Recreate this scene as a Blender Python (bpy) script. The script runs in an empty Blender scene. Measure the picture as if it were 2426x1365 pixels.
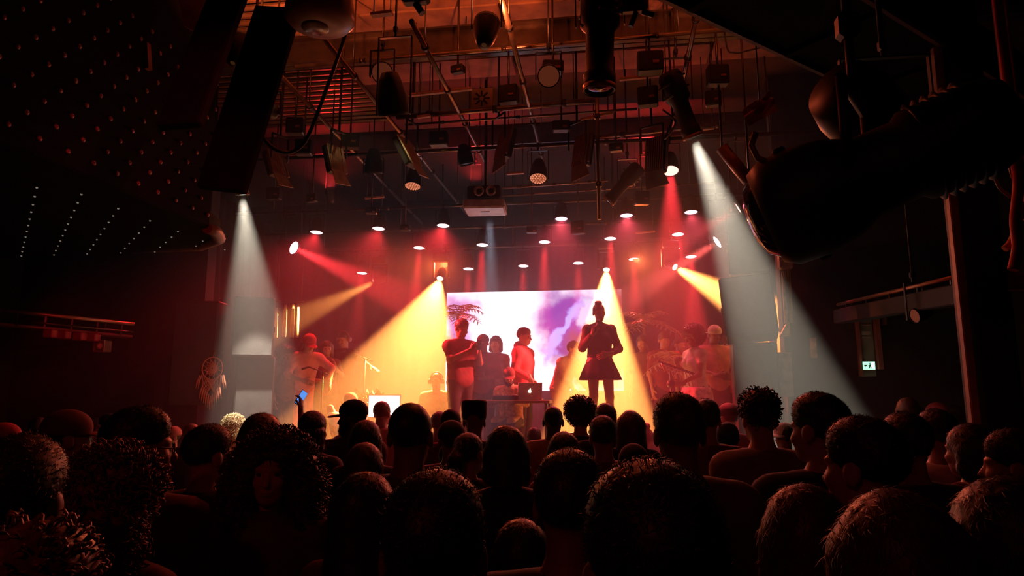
import bpy, bmesh, math, random
import numpy as np
from mathutils import Vector, Matrix, Euler

random.seed(7)
RNG = np.random.default_rng(7)
SC = bpy.context.scene
COL = SC.collection

# ---------------------------------------------------------------- camera
CAM_Z = 1.80
PITCH = math.radians(9.06)
YAW = math.radians(7.9)
FPX = 1617.0                      # focal length in pixels of the 2426 x 1365 frame
cam_data = bpy.data.cameras.new('camera')
cam_data.sensor_width = 36.0
cam_data.lens = 36.0 * FPX / 2426.0
cam_data.clip_start = 0.05
cam_data.clip_end = 100
cam = bpy.data.objects.new('camera', cam_data)
COL.objects.link(cam)
cam.location = (0, 0, CAM_Z)
cam.rotation_euler = (math.pi / 2 + PITCH, 0, YAW)
SC.camera = cam

# ---------------------------------------------------------------- world (dim bluish spill from the back of the hall)
world = bpy.data.worlds.new('world')
SC.world = world
world.use_nodes = True
bg = world.node_tree.nodes['Background']
bg.inputs['Color'].default_value = (0.10, 0.03, 0.30, 1)
bg.inputs['Strength'].default_value = 0.008

# ---------------------------------------------------------------- lamp powers (watts) used by the lamp builders below
PW_RED = 19.0
PW_CROWD_FILL = 45.0
PW_RIM_FILL = 620.0
PW_YEL = 11500.0
PW_HOUSE_FILL = 60.0
PW_WHITE = 4600.0
PW_UP_FILL = 230.0
# ---------------------------------------------------------------- view
SC.view_settings.view_transform = 'Standard'
SC.view_settings.look = 'None'
SC.view_settings.exposure = 0.0
SC.view_settings.gamma = 1.0
SC.view_settings.use_curve_mapping = False
cy = SC.cycles
cy.max_bounces = 4
cy.diffuse_bounces = 2
cy.glossy_bounces = 2
cy.transmission_bounces = 2
cy.volume_bounces = 0
cy.transparent_max_bounces = 12
cy.caustics_reflective = False
cy.caustics_refractive = False
cy.sample_clamp_indirect = 3.0
cy.sample_clamp_direct = 0.0
cy.use_adaptive_sampling = True
cy.adaptive_threshold = 0.02
cy.use_denoising = True
try:
    cy.denoiser = 'OPENIMAGEDENOISE'
    cy.denoising_input_passes = 'RGB_ALBEDO_NORMAL'
    cy.denoising_prefilter = 'ACCURATE'
except Exception:
    pass

# ---------------------------------------------------------------- pixel -> direction helpers
_sp, _cp, _sy, _cy = math.sin(PITCH), math.cos(PITCH), math.sin(YAW), math.cos(YAW)
def ray(px, py):
    x, y = px - 1213.0, 682.5 - py
    z = y * _cp + FPX * _sp
    f = FPX * _cp - y * _sp
    return Vector((x * _cy - f * _sy, x * _sy + f * _cy, z))
def pix(px, py, Y):                       # the point seen at a pixel, at room depth Y
    r = ray(px, py)
    return Vector((0, 0, CAM_Z)) + r * (Y / r.y)
def pixz(px, py, z):                      # ... at height z
    r = ray(px, py)
    return Vector((0, 0, CAM_Z)) + r * ((z - CAM_Z) / r.z)
def pixx(px, py, X):                      # ... on the plane x = X
    r = ray(px, py)
    return Vector((0, 0, CAM_Z)) + r * (X / r.x)

# ---------------------------------------------------------------- materials
MATS = {}
def mat(name, col, rough=0.6, metal=0.0, var=0.25, scale=8.0, bump=0.0, bscale=60.0, spec=0.5, sheen=0.0):
    if name in MATS:
        return MATS[name]
    m = bpy.data.materials.new(name)
    m.use_nodes = True
    nt = m.node_tree
    b = nt.nodes['Principled BSDF']
    b.inputs['Roughness'].default_value = rough
    b.inputs['Metallic'].default_value = metal
    b.inputs['Specular IOR Level'].default_value = spec
    if sheen:
        b.inputs['Sheen Weight'].default_value = sheen
    tc = nt.nodes.new('ShaderNodeTexCoord')
    nz = nt.nodes.new('ShaderNodeTexNoise')
    nz.inputs['Scale'].default_value = scale
    nz.inputs['Detail'].default_value = 3
    nt.links.new(tc.outputs['Object'], nz.inputs['Vector'])
    rp = nt.nodes.new('ShaderNodeValToRGB')
    c = col
    rp.color_ramp.elements[0].position = 0.3
    rp.color_ramp.elements[1].position = 0.7
    rp.color_ramp.elements[0].color = (c[0] * (1 - var), c[1] * (1 - var), c[2] * (1 - var), 1)
    rp.color_ramp.elements[1].color = (min(1, c[0] * (1 + var)), min(1, c[1] * (1 + var)), min(1, c[2] * (1 + var)), 1)
    nt.links.new(nz.outputs['Fac'], rp.inputs['Fac'])
    nt.links.new(rp.outputs['Color'], b.inputs['Base Color'])
    if bump:
        n2 = nt.nodes.new('ShaderNodeTexNoise')
        n2.inputs['Scale'].default_value = bscale
        nt.links.new(tc.outputs['Object'], n2.inputs['Vector'])
        bp = nt.nodes.new('ShaderNodeBump')
        bp.inputs['Strength'].default_value = bump
        bp.inputs['Distance'].default_value = 0.01
        nt.links.new(n2.outputs['Fac'], bp.inputs['Height'])
        nt.links.new(bp.outputs['Normal'], b.inputs['Normal'])
    MATS[name] = m
    return m
def emit(name, col, strength):
    if name in MATS:
        return MATS[name]
    m = bpy.data.materials.new(name)
    m.use_nodes = True
    nt = m.node_tree
    nt.nodes.clear()
    o = nt.nodes.new('ShaderNodeOutputMaterial')
    e = nt.nodes.new('ShaderNodeEmission')
    e.inputs['Color'].default_value = (*col, 1)
    e.inputs['Strength'].default_value = strength
    nt.links.new(e.outputs[0], o.inputs['Surface'])
    try:
        m.cycles.emission_sampling = 'NONE'
    except Exception:
        pass
    MATS[name] = m
    return m

# ---------------------------------------------------------------- mesh helpers
class MB:
    """collects boxes, tubes, lathes ... and builds ONE mesh object"""
    def __init__(self):
        self.v, self.f, self.s = [], [], []
    def add(self, vs, fs, smooth=False):
        o = len(self.v)
        self.v += [tuple(p) for p in vs]
        self.f += [tuple(i + o for i in q) for q in fs]
        self.s += [smooth] * len(fs)
        return self
    def box(self, c, s, rot=None):
        c = Vector(c)
        vs = []
        for x in (-.5, .5):
            for y in (-.5, .5):
                for z in (-.5, .5):
                    p = Vector((x * s[0], y * s[1], z * s[2]))
                    if rot is not None:
                        p = rot @ p
                    vs.append(p + c)
        return self.add(vs, [(0, 1, 3, 2), (4, 6, 7, 5), (0, 4, 5, 1), (2, 3, 7, 6), (0, 2, 6, 4), (1, 5, 7, 3)])
    def bbox(self, c, s, b=0.01, rot=None):
        """box with chamfered edges"""
        c = Vector(c)
        hx, hy, hz = s[0] / 2, s[1] / 2, s[2] / 2
        b = min(b, hx * .9, hy * .9, hz * .9)
        bm = bmesh.new()
        bmesh.ops.create_cube(bm, size=1)
        for v in bm.verts:
            v.co = Vector((v.co.x * s[0], v.co.y * s[1], v.co.z * s[2]))
        bmesh.ops.bevel(bm, geom=list(bm.edges), offset=b, segments=1, affect='EDGES')
        bm.verts.index_update()
        vs = [((rot @ v.co) if rot is not None else v.co) + c for v in bm.verts]
        fs = [[v.index for v in f.verts] for f in bm.faces]
        bm.free()
        return self.add(vs, fs)
    def tube(self, pts, r, n=8, caps=True, smooth=True):
        pts = [Vector(p) for p in pts]
        rs = r if isinstance(r, (list, tuple)) else [r] * len(pts)
        rings = []
        up = None
        for i, p in enumerate(pts):
            d = (pts[min(i + 1, len(pts) - 1)] - pts[max(i - 1, 0)])
            d = d.normalized() if d.length > 1e-9 else Vector((0, 0, 1))
            if up is None:
                a = Vector((0, 0, 1)) if abs(d.z) < .9 else Vector((1, 0, 0))
                up = d.cross(a).normalized()
            else:
                up = (up - d * up.dot(d))
                up = up.normalized() if up.length > 1e-6 else d.orthogonal().normalized()
            w = d.cross(up)
            rings.append([p + (up * math.cos(2 * math.pi * k / n) + w * math.sin(2 * math.pi * k / n)) * rs[i] for k in range(n)])
        vs = [q for rg in rings for q in rg]
        fs = []
        for i in range(len(pts) - 1):
            for k in range(n):
                fs.append((i * n + k, i * n + (k + 1) % n, (i + 1) * n + (k + 1) % n, (i + 1) * n + k))
        self.add(vs, fs, smooth)
        if caps:
            o = len(self.v) - len(vs)
            self.f.append(tuple(o + k for k in reversed(range(n)))); self.s.append(False)
            self.f.append(tuple(o + (len(pts) - 1) * n + k for k in range(n))); self.s.append(False)
        return self
    def lathe(self, prof, n=20, M=None, smooth=True, close=True):
        """profile of (radius, z) turned about z"""
        vs, fs = [], []
        for (r, z) in prof:
            for k in range(n):
                a = 2 * math.pi * k / n
                p = Vector((r * math.cos(a), r * math.sin(a), z))
                vs.append(M @ p if M is not None else p)
        for i in range(len(prof) - 1):
            for k in range(n):
                fs.append((i * n + k, i * n + (k + 1) % n, (i + 1) * n + (k + 1) % n, (i + 1) * n + k))
        self.add(vs, fs, smooth)
        if close:
            o = len(self.v) - len(vs)
            self.f.append(tuple(o + k for k in reversed(range(n)))); self.s.append(False)
            self.f.append(tuple(o + (len(prof) - 1) * n + k for k in range(n))); self.s.append(False)
        return self
    def prism(self, poly, d0, d1):
        """polygon (list of 3d points) extruded from offset d0 to d1 (vectors)"""
        n = len(poly)
        vs = [Vector(p) + Vector(d0) for p in poly] + [Vector(p) + Vector(d1) for p in poly]
        fs = [tuple(reversed(range(n))), tuple(range(n, 2 * n))] + [(k, (k + 1) % n, n + (k + 1) % n, n + k) for k in range(n)]
        return self.add(vs, fs)
    def mesh(self, name):
        me = bpy.data.meshes.new(name)
        me.from_pydata(self.v, [], self.f)
        me.polygons.foreach_set('use_smooth', self.s)
        me.update()
        return me
    def build(self, name, material=None, parent=None, fixnormals=True):
        me = self.mesh(name)
        if fixnormals:
            bm = bmesh.new(); bm.from_mesh(me)
            bmesh.ops.recalc_face_normals(bm, faces=bm.faces)
            bm.to_mesh(me); bm.free()
        return link(name, me, material, parent)
def link(name, me, material=None, parent=None, override=False):
    o = bpy.data.objects.new(name, me)
    COL.objects.link(o)
    if material is not None:
        if override and len(me.materials):
            o.material_slots[0].link = 'OBJECT'
            o.material_slots[0].material = material
        elif override:
            me.materials.append(None)
            o.material_slots[0].link = 'OBJECT'
            o.material_slots[0].material = material
        elif not len(me.materials):
            me.materials.append(material)
    if parent is not None:
        o.parent = parent
    return o
def tag(o, label, cat, group=None, kind=None):
    o['label'] = label
    if cat: o['category'] = cat
    if group: o['group'] = group
    if kind: o['kind'] = kind
    return o
def struct(o, label=None):
    o['kind'] = 'structure'
    if label: o['label'] = label
    return o
def thing(name, label, cat, loc=(0, 0, 0), rotz=0.0, group=None):
    o = bpy.data.objects.new(name, None)
    o.empty_display_size = 0.1
    COL.objects.link(o)
    o.location = loc
    o.rotation_euler = (0, 0, rotz)
    return tag(o, label, cat, group)
def aim(d):
    """euler that turns local -Z to direction d"""
    return Vector(d).to_track_quat('-Z', 'Y').to_euler()
ORD = ['first', 'second', 'third', 'fourth', 'fifth', 'sixth', 'seventh', 'eighth', 'ninth', 'tenth', 'eleventh', 'twelfth']

# palette
BLACK = mat('black_paint', (0.018, 0.016, 0.017), 0.5)
STEEL = mat('dark_steel', (0.10, 0.075, 0.065), 0.35, 0.8)
PIPE = mat('scaffold_pipe', (0.34, 0.24, 0.18), 0.3, 0.85)
WOOD = mat('ceiling_board', (0.28, 0.14, 0.08), 0.7, var=0.4, scale=4)
RED = (1.0, 0.034, 0.044)
ORANGE = (1.0, 0.30, 0.05)
YELLOW = (1.0, 0.32, 0.068)
WHITE = (1.0, 0.88, 0.68)
# ================================================================ SETTING
DARKWALL = mat('dark_wall', (0.022, 0.0075, 0.008), 0.8, var=0.3, scale=3, bump=0.2, bscale=30)
DECK = mat('stage_deck', (0.05, 0.035, 0.03), 0.5)
FLOORM = mat('hall_floor', (0.03, 0.025, 0.025), 0.6)
VELVET = mat('stage_velvet', (0.05, 0.012, 0.014), 0.9, var=0.3)

struct(MB().box((-1.6, 3.3, -0.05), (13.4, 12.6, 0.1)).build('floor', FLOORM), 'dark hall floor under the standing crowd')
st = MB()
st.box((-1.6, 11.1, 0.5), (10.6, 4.9, 1.0))
struct(st.build('floor_stage', DECK), 'raised dark stage floor')
struct(MB().box((-1.6, 13.62, 2.95), (13.4, 0.1, 5.9)).build('wall_back', DARKWALL), 'dark wall behind the stage')
struct(MB().box((-8.2, 6.5, 2.95), (0.1, 14.2, 5.9)).build('wall_left', DARKWALL), 'dark side wall left of the hall')
struct(MB().box((4.6, 6.5, 2.95), (0.1, 14.2, 5.9)).build('wall_right', DARKWALL), 'dark side wall right of the hall')
# piers either side of the stage opening
struct(MB().box((-6.75, 8.55, 2.95), (2.8, 0.2, 5.9)).build('wall_front_left', DARKWALL), 'dark pier wall left of the stage opening')
struct(MB().box((3.35, 8.75, 2.95), (2.44, 0.2, 5.9)).build('wall_front_right', DARKWALL), 'dark pier wall right of the stage opening')

# ceiling with boards and corrugated ribs as its pieces
ceil = struct(MB().box((-1.6, 6.5, 5.95), (13.4, 14.2, 0.1)).build('ceiling', mat('ceiling_dark', (0.05, 0.025, 0.018), 0.8)), 'dark hall ceiling above the lighting rig')
bd = MB().bbox((0, 0, 0), (2.3, 0.5, 0.05), 0.012).mesh('board')
bd.materials.append(WOOD)
for r in range(7):
    for c in range(3):
        o = link('board', bd, None, ceil)
        o.location = (-2.2 + c * 2.33 + (0.6 if r % 2 else 0), 4.6 + r * 0.53, 5.86 - 0.012 * ((r * 3 + c * 5) % 4))
rb = MB().bbox((0, 0, 0), (2.2, 0.07, 0.06), 0.02).mesh('rib')
rb.materials.append(mat('corrugated_metal', (0.30, 0.19, 0.12), 0.4, 0.6))
for r in range(24):
    o = link('rib', rb, None, ceil)
    o.location = (-4.15, 5.95 + r * 0.135, 5.78)
# transverse steel beams under the ceiling
bm_i = 0
def ibeam(name, a, b, h, w, material, parent=None):
    a, b = Vector(a), Vector(b)
    d = (b - a); L = d.length; d.normalize()
    R = d.to_track_quat('X', 'Z').to_matrix()
    m = MB()
    c = (a + b) / 2
    for dz, hh, ww in ((h / 2 - .01, .02, w), (-h / 2 + .01, .02, w), (0, h, .015)):
        m.box(c + R @ Vector((0, 0, dz)), (L, ww, hh), R)
    return m.build(name, material, parent)
for i, Yb in enumerate((5.05, 6.6, 9.3)):
    struct(ibeam('trim_%d' % (i + 1), (-8.1, Yb, 5.52), (4.5, Yb, 5.52), 0.3, 0.16, STEEL), 'dark steel beam across the ceiling')

# left balcony: studded fascia, soffit with a grid of tiny lamps
BX, BZ, BY = -3.8, 3.42, 6.05
balm = mat('balcony_black', (0.006, 0.004, 0.006), 0.9, spec=0.08)
bal = thing('balcony', 'black balcony overhang at the upper left with studded front', 'balcony', (BX, 0, BZ))
m = MB()
m.prism([(-.05, .1, .01), (-.05, 6.0, .01), (-.2, 6.5, .01), (-.65, 6.85, .01), (-1.6, 7.0, .01), (-4.35, 7.0, .01), (-4.35, .1, .01)], (0, 0, 0), (0, 0, .2))
bal_s = m.build('soffit', balm, bal)
m = MB()
m.bbox((-0.03, 2.75, 1.1), (0.06, 6.5, 2.2), 0.02)
m.build('fascia', balm, bal)
m = MB()
m.tube([(-0.03, 6.0, 0.0), (-.09, 6.25, 0.03), (-.22, 6.52, .03), (-.65, 6.87, .05), (-1.6, 7.02, .06)], [.05, .06, .07, .07, .05], 10)
m.build('nosing', mat('nosing_wood', (0.16, 0.07, 0.05), 0.5), bal)
stud = MB().lathe([(0.022, 0), (0.017, 0.008), (0.006, 0.013)], 8).mesh('stud')
stud.materials.append(mat('stud_metal', (0.3, 0.12, 0.12), 0.5, 0.3))
n = 0
for k in range(15):
    for j in range(11):
        y = 2.45 + k * 0.25 + (0.125 if j % 2 else 0)
        if y > BY - 0.05: continue
        o = link('stud', stud, None, bal)
        o.location = (0.0, y, 0.12 + j * 0.135)
        o.rotation_euler = (0, math.pi / 2, 0)
bulb = MB().lathe([(0.009, 0), (0.009, -0.006), (0.004, -0.011)], 6).mesh('bulb')
bulb.materials.append(emit('ceiling_bulb', (1.0, 0.85, 0.66), 0.16))
for i in range(-12, 14):
    for j in range(-12, 14):
        X = (i - j) * 0.30 / 2 ** .5 - 5.9
        Yq = (i + j) * 0.30 / 2 ** .5 + 6.1
        if -8.0 < X < -4.2 and 4.6 < Yq < 7.0:
            o = link('bulb', bulb, None, bal)
            o.location = (X - BX, Yq, 0.008)
# two sloping black braces in front of the balcony
def slab(a, b, w, t, side=Vector((1, 0, 0))):
    a, b = Vector(a), Vector(b)
    d = (b - a).normalized()
    s = (side - d * side.dot(d)).normalized()
    R = Matrix((d, s, d.cross(s))).transposed()
    return (a + b) / 2, ((b - a).length, w, t), R
def brace(name, a, b, w, t, material, label, cat):
    c, s, R = slab(a, b, w, t)
    o = MB().bbox(c, s, .01, R).build(name, material)
    return tag(o, label, cat)
a, b = pix(560, -60, 3.6), pix(425, 300, 3.1)
brace('ceiling_brace', a, b, 0.24, 0.06, balm, 'black sloping brace left of the round dome lamp, farther from stage', 'brace')
a, b = pix(660, 20, 4.4), pix(525, 452, 4.2)
brace('ceiling_brace', a, b, 0.36, 0.06, balm, 'black sloping brace right beside the loop of hanging cable', 'brace')
tag(MB().prism([pix(300, 110, 4.9), pix(345, 55, 4.9), pix(352, 160, 4.9), pix(330, 165, 4.9)], (0, 0, 0), (0, .05, 0)).build('ceiling_panel', mat('reddish_panel', (.25, .07, .05), .7)),
    'reddish wedge shaped panel high above the balcony', 'panel')
tag(MB().prism([pix(420, -20, 5.0), pix(500, -20, 5.0), pix(470, 80, 5.0), pix(435, 60, 5.0)], (0, 0, 0), (0, .05, 0)).build('ceiling_panel', mat('brown_panel', (.3, .15, .09), .7)),
    'brown ceiling panel at top edge left of the first brace', 'panel')

# right: diagonal duct close overhead and column
a, b = pixz(1600, -110, 3.9), pixz(2750, 500, 3.9)
R = (b - a).normalized().to_track_quat('X', 'Z').to_matrix()
du = thing('ceiling_duct', 'black boxed duct running diagonally overhead at upper right', 'duct', (a + b) / 2)
du.rotation_euler = R.to_euler()
L = (b - a).length
MB().bbox((0, 0, 0.2), (L, 0.62, 0.36), .02).build('casing', balm, du)
edge = mat('duct_edge', (0.16, 0.08, 0.06), .5, .3)
for s in (-1, 1):
    MB().box((0, s * .31, 0.015), (L, .025, .03)).build('edge_strip', edge, du)
for k in range(9):
    MB().box((-L / 2 + (k + .5) * L / 9, 0, 0.008), (.05, .6, .02)).build('flange', balm, du)

cp = pix(2318, 900, 4.3)
col = thing('steel_column', 'tall dark steel column with orange light painted along its edge', 'column', (cp.x, cp.y, 0))
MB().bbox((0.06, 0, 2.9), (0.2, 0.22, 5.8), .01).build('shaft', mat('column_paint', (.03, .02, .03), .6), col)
MB().bbox((-0.07, -.06, 2.4), (0.05, 0.05, 4.8), .006).build('lit_edge_flange', mat('column_edge_lit', (.5, .22, .12), .5), col)  # orange light along the column edge put into this strip's colour
MB().bbox((0.03, 0, .02), (0.34, 0.34, .04), .006).build('base_plate', STEEL, col)

# stage curtain behind everything
def pleats(name, x0, x1, Y, z0, z1, pitch, amp, material, label=None, cat='curtain', parent=None, axis='x', nz=6):
    n = int(abs(x1 - x0) / pitch * 8)
    vs, fs = [], []
    for j in range(nz + 1):
        t = j / nz
        for i in range(n + 1):
            x = x0 + (x1 - x0) * i / n
            d = amp * math.sin(2 * math.pi * x / pitch + .6 * math.sin(x * 3.1)) * (0.7 + .3 * (1 - t)) + amp * .4 * math.sin(x * 7.7 + j)
            p = (x, Y + d, z0 + (z1 - z0) * t) if axis == 'x' else (Y + d, x, z0 + (z1 - z0) * t)
            vs.append(p)
    for j in range(nz):
        for i in range(n):
            a = j * (n + 1) + i
            fs.append((a, a + 1, a + n + 2, a + n + 1))
    m = MB(); m.add(vs, fs, True)
    o = m.build(name, material, parent, fixnormals=False)
    md = o.modifiers.new('thick', 'SOLIDIFY'); md.thickness = .012
    if label: tag(o, label, cat)
    return o
pleats('stage_curtain', -6.4, 3.1, 13.38, 1.0, 4.9, .28, .05, VELVET, 'dark red velvet curtain across the back of the stage')
pleats('stage_leg_curtain', 9.4, 11.6, -5.95, 1.0, 4.9, .26, .05, VELVET, 'dark side curtain at the left wing of the stage', axis='y')
pleats('stage_leg_curtain', 9.6, 12.0, 2.95, 1.0, 4.9, .26, .05, VELVET, 'dark side curtain at the right wing of the stage', axis='y')

# bright pleated strips at the left wing
stripm = mat('cream_fabric', (0.85, 0.75, 0.55), .8)
sc_ = thing('strip_curtain', 'cream strip curtain glowing at the left wing of the stage', 'curtain', pix(680, 800, 11.2))
for k, (px, w, y0, y1) in enumerate(((654, 13, 730, 800), (677, 8, 722, 798), (695, 8, 722, 800), (707, 6, 728, 800))):
    a, b = pix(px, y0, 11.2), pix(px, y1, 11.2)
    ww = w * 11.4 / FPX
    m = MB()
    prof = []
    for q in range(7):
        u = q / 6
        prof.append((-ww / 2 + ww * u, -.03 * math.sin(math.pi * u)))
    vs, fs = [], []
    for zz, sc1 in ((a.z, .45), (a.z - .12, .9), ((a.z + b.z) / 2, 1), (b.z, 1.08)):
        for (x, y) in prof:
            vs.append(Vector((a.x + x * sc1, 11.2 + y, zz)) - sc_.location)
    for j in range(3):
        for q in range(6):
            i = j * 7 + q
            fs.append((i, i + 1, i + 8, i + 7))
    m.add(vs, fs, True)
    o = m.build('strip', stripm, sc_, False)
    o.modifiers.new('thick', 'SOLIDIFY').thickness = .01
q = pix(654, 722, 11.2) - sc_.location; q2 = pix(712, 722, 11.2) - sc_.location
MB().tube([q + Vector((-.05, .03, .06)), q2 + Vector((.05, .03, .06))], .012, 8).build('rail', STEEL, sc_)
for e in (q, q2): MB().tube([(e.x, .03, q.z + .06), (e.x, .03, 5.9 - sc_.location.z)], .008, 6).build('hanging_rod', STEEL, sc_)
for px in (654, 677, 695, 707):
    e = pix(px, 722, 11.2) - sc_.location
    MB().tube([(e.x, .0, q.z + .06), (e.x, 0, q.z - .06)], .004, 5).build('hook', STEEL, sc_)

# video screen
scr_l, scr_r, scr_t = -3.12, 0.30, 3.84
sw, sh = scr_r - scr_l, 1.93
scrn = thing('video_screen', 'large bright video screen with purple and white clouds behind the performers', 'screen', ((scr_l + scr_r) / 2, 13.1, scr_t - sh / 2))
m = bpy.data.materials.new('screen_image')
m.use_nodes = True
nt = m.node_tree
nt.nodes.clear()
def N(t, **kw):
    n = nt.nodes.new(t)
    for k, v in kw.items():
        setattr(n, k, v)
    return n
o_ = N('ShaderNodeOutputMaterial'); e_ = N('ShaderNodeEmission')
tc = N('ShaderNodeTexCoord'); mp = N('ShaderNodeMapping')
nt.links.new(tc.outputs['Object'], mp.inputs['Vector'])
def gauss(cx, cz, rx, rz, rot=0):
    """soft blob mask centred on the panel at cx, cz (metres)"""
    p = N('ShaderNodeMapping')
    p.vector_type = 'TEXTURE'
    p.inputs['Location'].default_value = (cx, 0, cz)
    p.inputs['Rotation'].default_value = (0, rot, 0)
    p.inputs['Scale'].default_value = (rx, 1, rz)
    nt.links.new(dist.outputs[0], p.inputs['Vector'])
    l = N('ShaderNodeVectorMath', operation='LENGTH')
    nt.links.new(p.outputs[0], l.inputs[0])
    r = N('ShaderNodeMapRange'); r.interpolation_type = 'SMOOTHSTEP'
    r.inputs['From Min'].default_value = 1.0; r.inputs['From Max'].default_value = 0.45
    nt.links.new(l.outputs['Value'], r.inputs['Value'])
    return r.outputs['Result']
nz = N('ShaderNodeTexNoise'); nz.inputs['Scale'].default_value = 2.2; nz.inputs['Detail'].default_value = 5
nt.links.new(tc.outputs['Object'], nz.inputs['Vector'])
sub = N('ShaderNodeVectorMath', operation='SUBTRACT'); sub.inputs[1].default_value = (.5, .5, .5)
nt.links.new(nz.outputs['Color'], sub.inputs[0])
scl = N('ShaderNodeVectorMath', operation='MULTIPLY'); scl.inputs[1].default_value = (.9, 0, .9)
nt.links.new(sub.outputs[0], scl.inputs[0])
flat = N('ShaderNodeVectorMath', operation='MULTIPLY'); flat.inputs[1].default_value = (1, 0, 1)
nt.links.new(tc.outputs['Object'], flat.inputs[0])
dist = N('ShaderNodeVectorMath', operation='ADD')
nt.links.new(flat.outputs[0], dist.inputs[0]); nt.links.new(scl.outputs[0], dist.inputs[1])
def mix(fac, a, b):
    x = N('ShaderNodeMix'); x.data_type = 'RGBA'
    nt.links.new(fac, x.inputs['Factor'])
    for s, i in ((a, 6), (b, 7)):
        if isinstance(s, tuple): x.inputs[i].default_value = (*s, 1)
        else: nt.links.new(s, x.inputs[i])
    return x.outputs[2]
c = mix(gauss(-1.5, .35, .55, .8), (1.7, 1.55, 1.8), (.75, .4, .95))
c = mix(gauss(-1.62, -.1, .2, .4), c, (.16, .05, .22))
c = mix(gauss(.75, .25, .85, 1.1, -.5), c, (.34, .07, .6))
c = mix(gauss(.55, .15, .18, .9, .55), c, (.7, .62, 1.6))
c = mix(gauss(1.0, .55, .2, .3), c, (.95, .9, 1.3))
c = mix(gauss(1.25, -.45, .9, .9), c, (.4, .09, .08))  # red-orange darkening painted at right so the yellow beam dominates there
c = mix(gauss(1.75, .2, .55, 1.4), c, (.3, .06, .05))
nt.links.new(c, e_.inputs['Color']); e_.inputs['Strength'].default_value = 1.0
nt.links.new(e_.outputs[0], o_.inputs['Surface'])
try: m.cycles.emission_sampling = 'NONE'
except Exception: pass
MB().box((0, 0, 0), (sw, .02, sh)).build('panel', m, scrn)
fr = MB()
for s in (-1, 1):
    fr.box((s * (sw / 2 + .02), 0.01, 0), (.04, .06, sh + .08)); fr.box((0, 0.01, s * (sh / 2 + .02)), (sw, .06, .04))
fr.build('frame', BLACK, scrn)
hm = MB()
for s in (-1, 1): hm.tube([(s * 1.4, .05, sh / 2), (s * 1.4, .05, 5.9 - scr_t + sh / 2)], .008, 6)
hm.build('hanging_wire', STEEL, scrn)

# haze over the stage
hz = MB().box((-1.65, 9.75, 2.95), (12.3, 7.15, 4.95)).build('haze')
hm_ = bpy.data.materials.new('stage_haze'); hm_.use_nodes = True
nt = hm_.node_tree; nt.nodes.clear()
o_ = nt.nodes.new('ShaderNodeOutputMaterial'); v_ = nt.nodes.new('ShaderNodeVolumeScatter')
v_.inputs['Density'].default_value = 0.063
v_.inputs['Anisotropy'].default_value = 0.25
nt.links.new(v_.outputs[0], o_.inputs['Volume'])
try: hm_.cycles.volume_sampling = 'EQUIANGULAR'
except Exception: pass
hz.data.materials.append(hm_)
tag(hz, 'smoky haze hanging over the whole stage', 'haze', kind='stuff')
# ================================================================ LIGHTING RIG
# pipes
def pipe(a, b, r, label, name='rig_pipe', material=None, clamps=0, hang=True):
    a, b = Vector(a), Vector(b)
    t = thing(name, label, 'pipe', (a + b) / 2)
    MB().tube([a - t.location, b - t.location], r, 10).build('tube', material or PIPE, t)
    d = (b - a).normalized()
    for k in range(clamps):
        p = a.lerp(b, (k + .5) / clamps) - t.location
        MB().tube([p - d * .025, p + d * .025], r * 1.5, 10).build('coupler', STEEL, t)
    if hang:
        for s in (.12, .88):
            p = a.lerp(b, s) - t.location
            MB().tube([p, (p.x, p.y, 5.9 - t.location.z)], .007, 5).build('drop_rod', STEEL, t)
    return t
GZ = 5.0
for (p, q, txt) in (((665, 180), (1000, 530), 'leftmost lengthwise ceiling pipe passing behind the hanging cable'),
                    ((765, 90), (1105, 505), 'lengthwise ceiling pipe running out from under the dome lamp'),
                    ((975, 50), (1150, 385), 'lengthwise ceiling pipe left of centre with scaffold couplers'),
                    ((1185, -20), (1290, 395), 'straight lengthwise ceiling pipe in the middle, glowing orange'),
                    ((1660, -10), (1596, 300), 'lengthwise ceiling pipe at right above the white spotlight')):
    a, b = pixz(*p, GZ), pixz(*q, GZ)
    pipe(a, b, .024, txt, clamps=4)
for i, (p, q, z, r, txt) in enumerate((
        ((700, 158), (1745, 68), 5.2, .02, 'long thin cross pipe below the nearest ceiling beam'),
        ((940, 278), (1420, 238), 5.0, .03, 'thick cross pipe behind the big hanging spotlight'),
        ((960, 296), (1510, 258), 4.95, .014, 'thin cross rod just below the thick cross pipe'),
        ((1190, 446), (1440, 428), 4.75, .016, 'orange lit cross rod right of the projector'),
        ((1420, 325), (1760, 290), 4.9, .024, 'red lit cross pipe right of the vertical pole'),
        ((1180, 465), (1700, 432), 4.8, .012, 'thin cross rod above the third row of lamps'))):
    pipe(pixz(*p, z), pixz(*q, z), r, txt, clamps=3)
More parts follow.
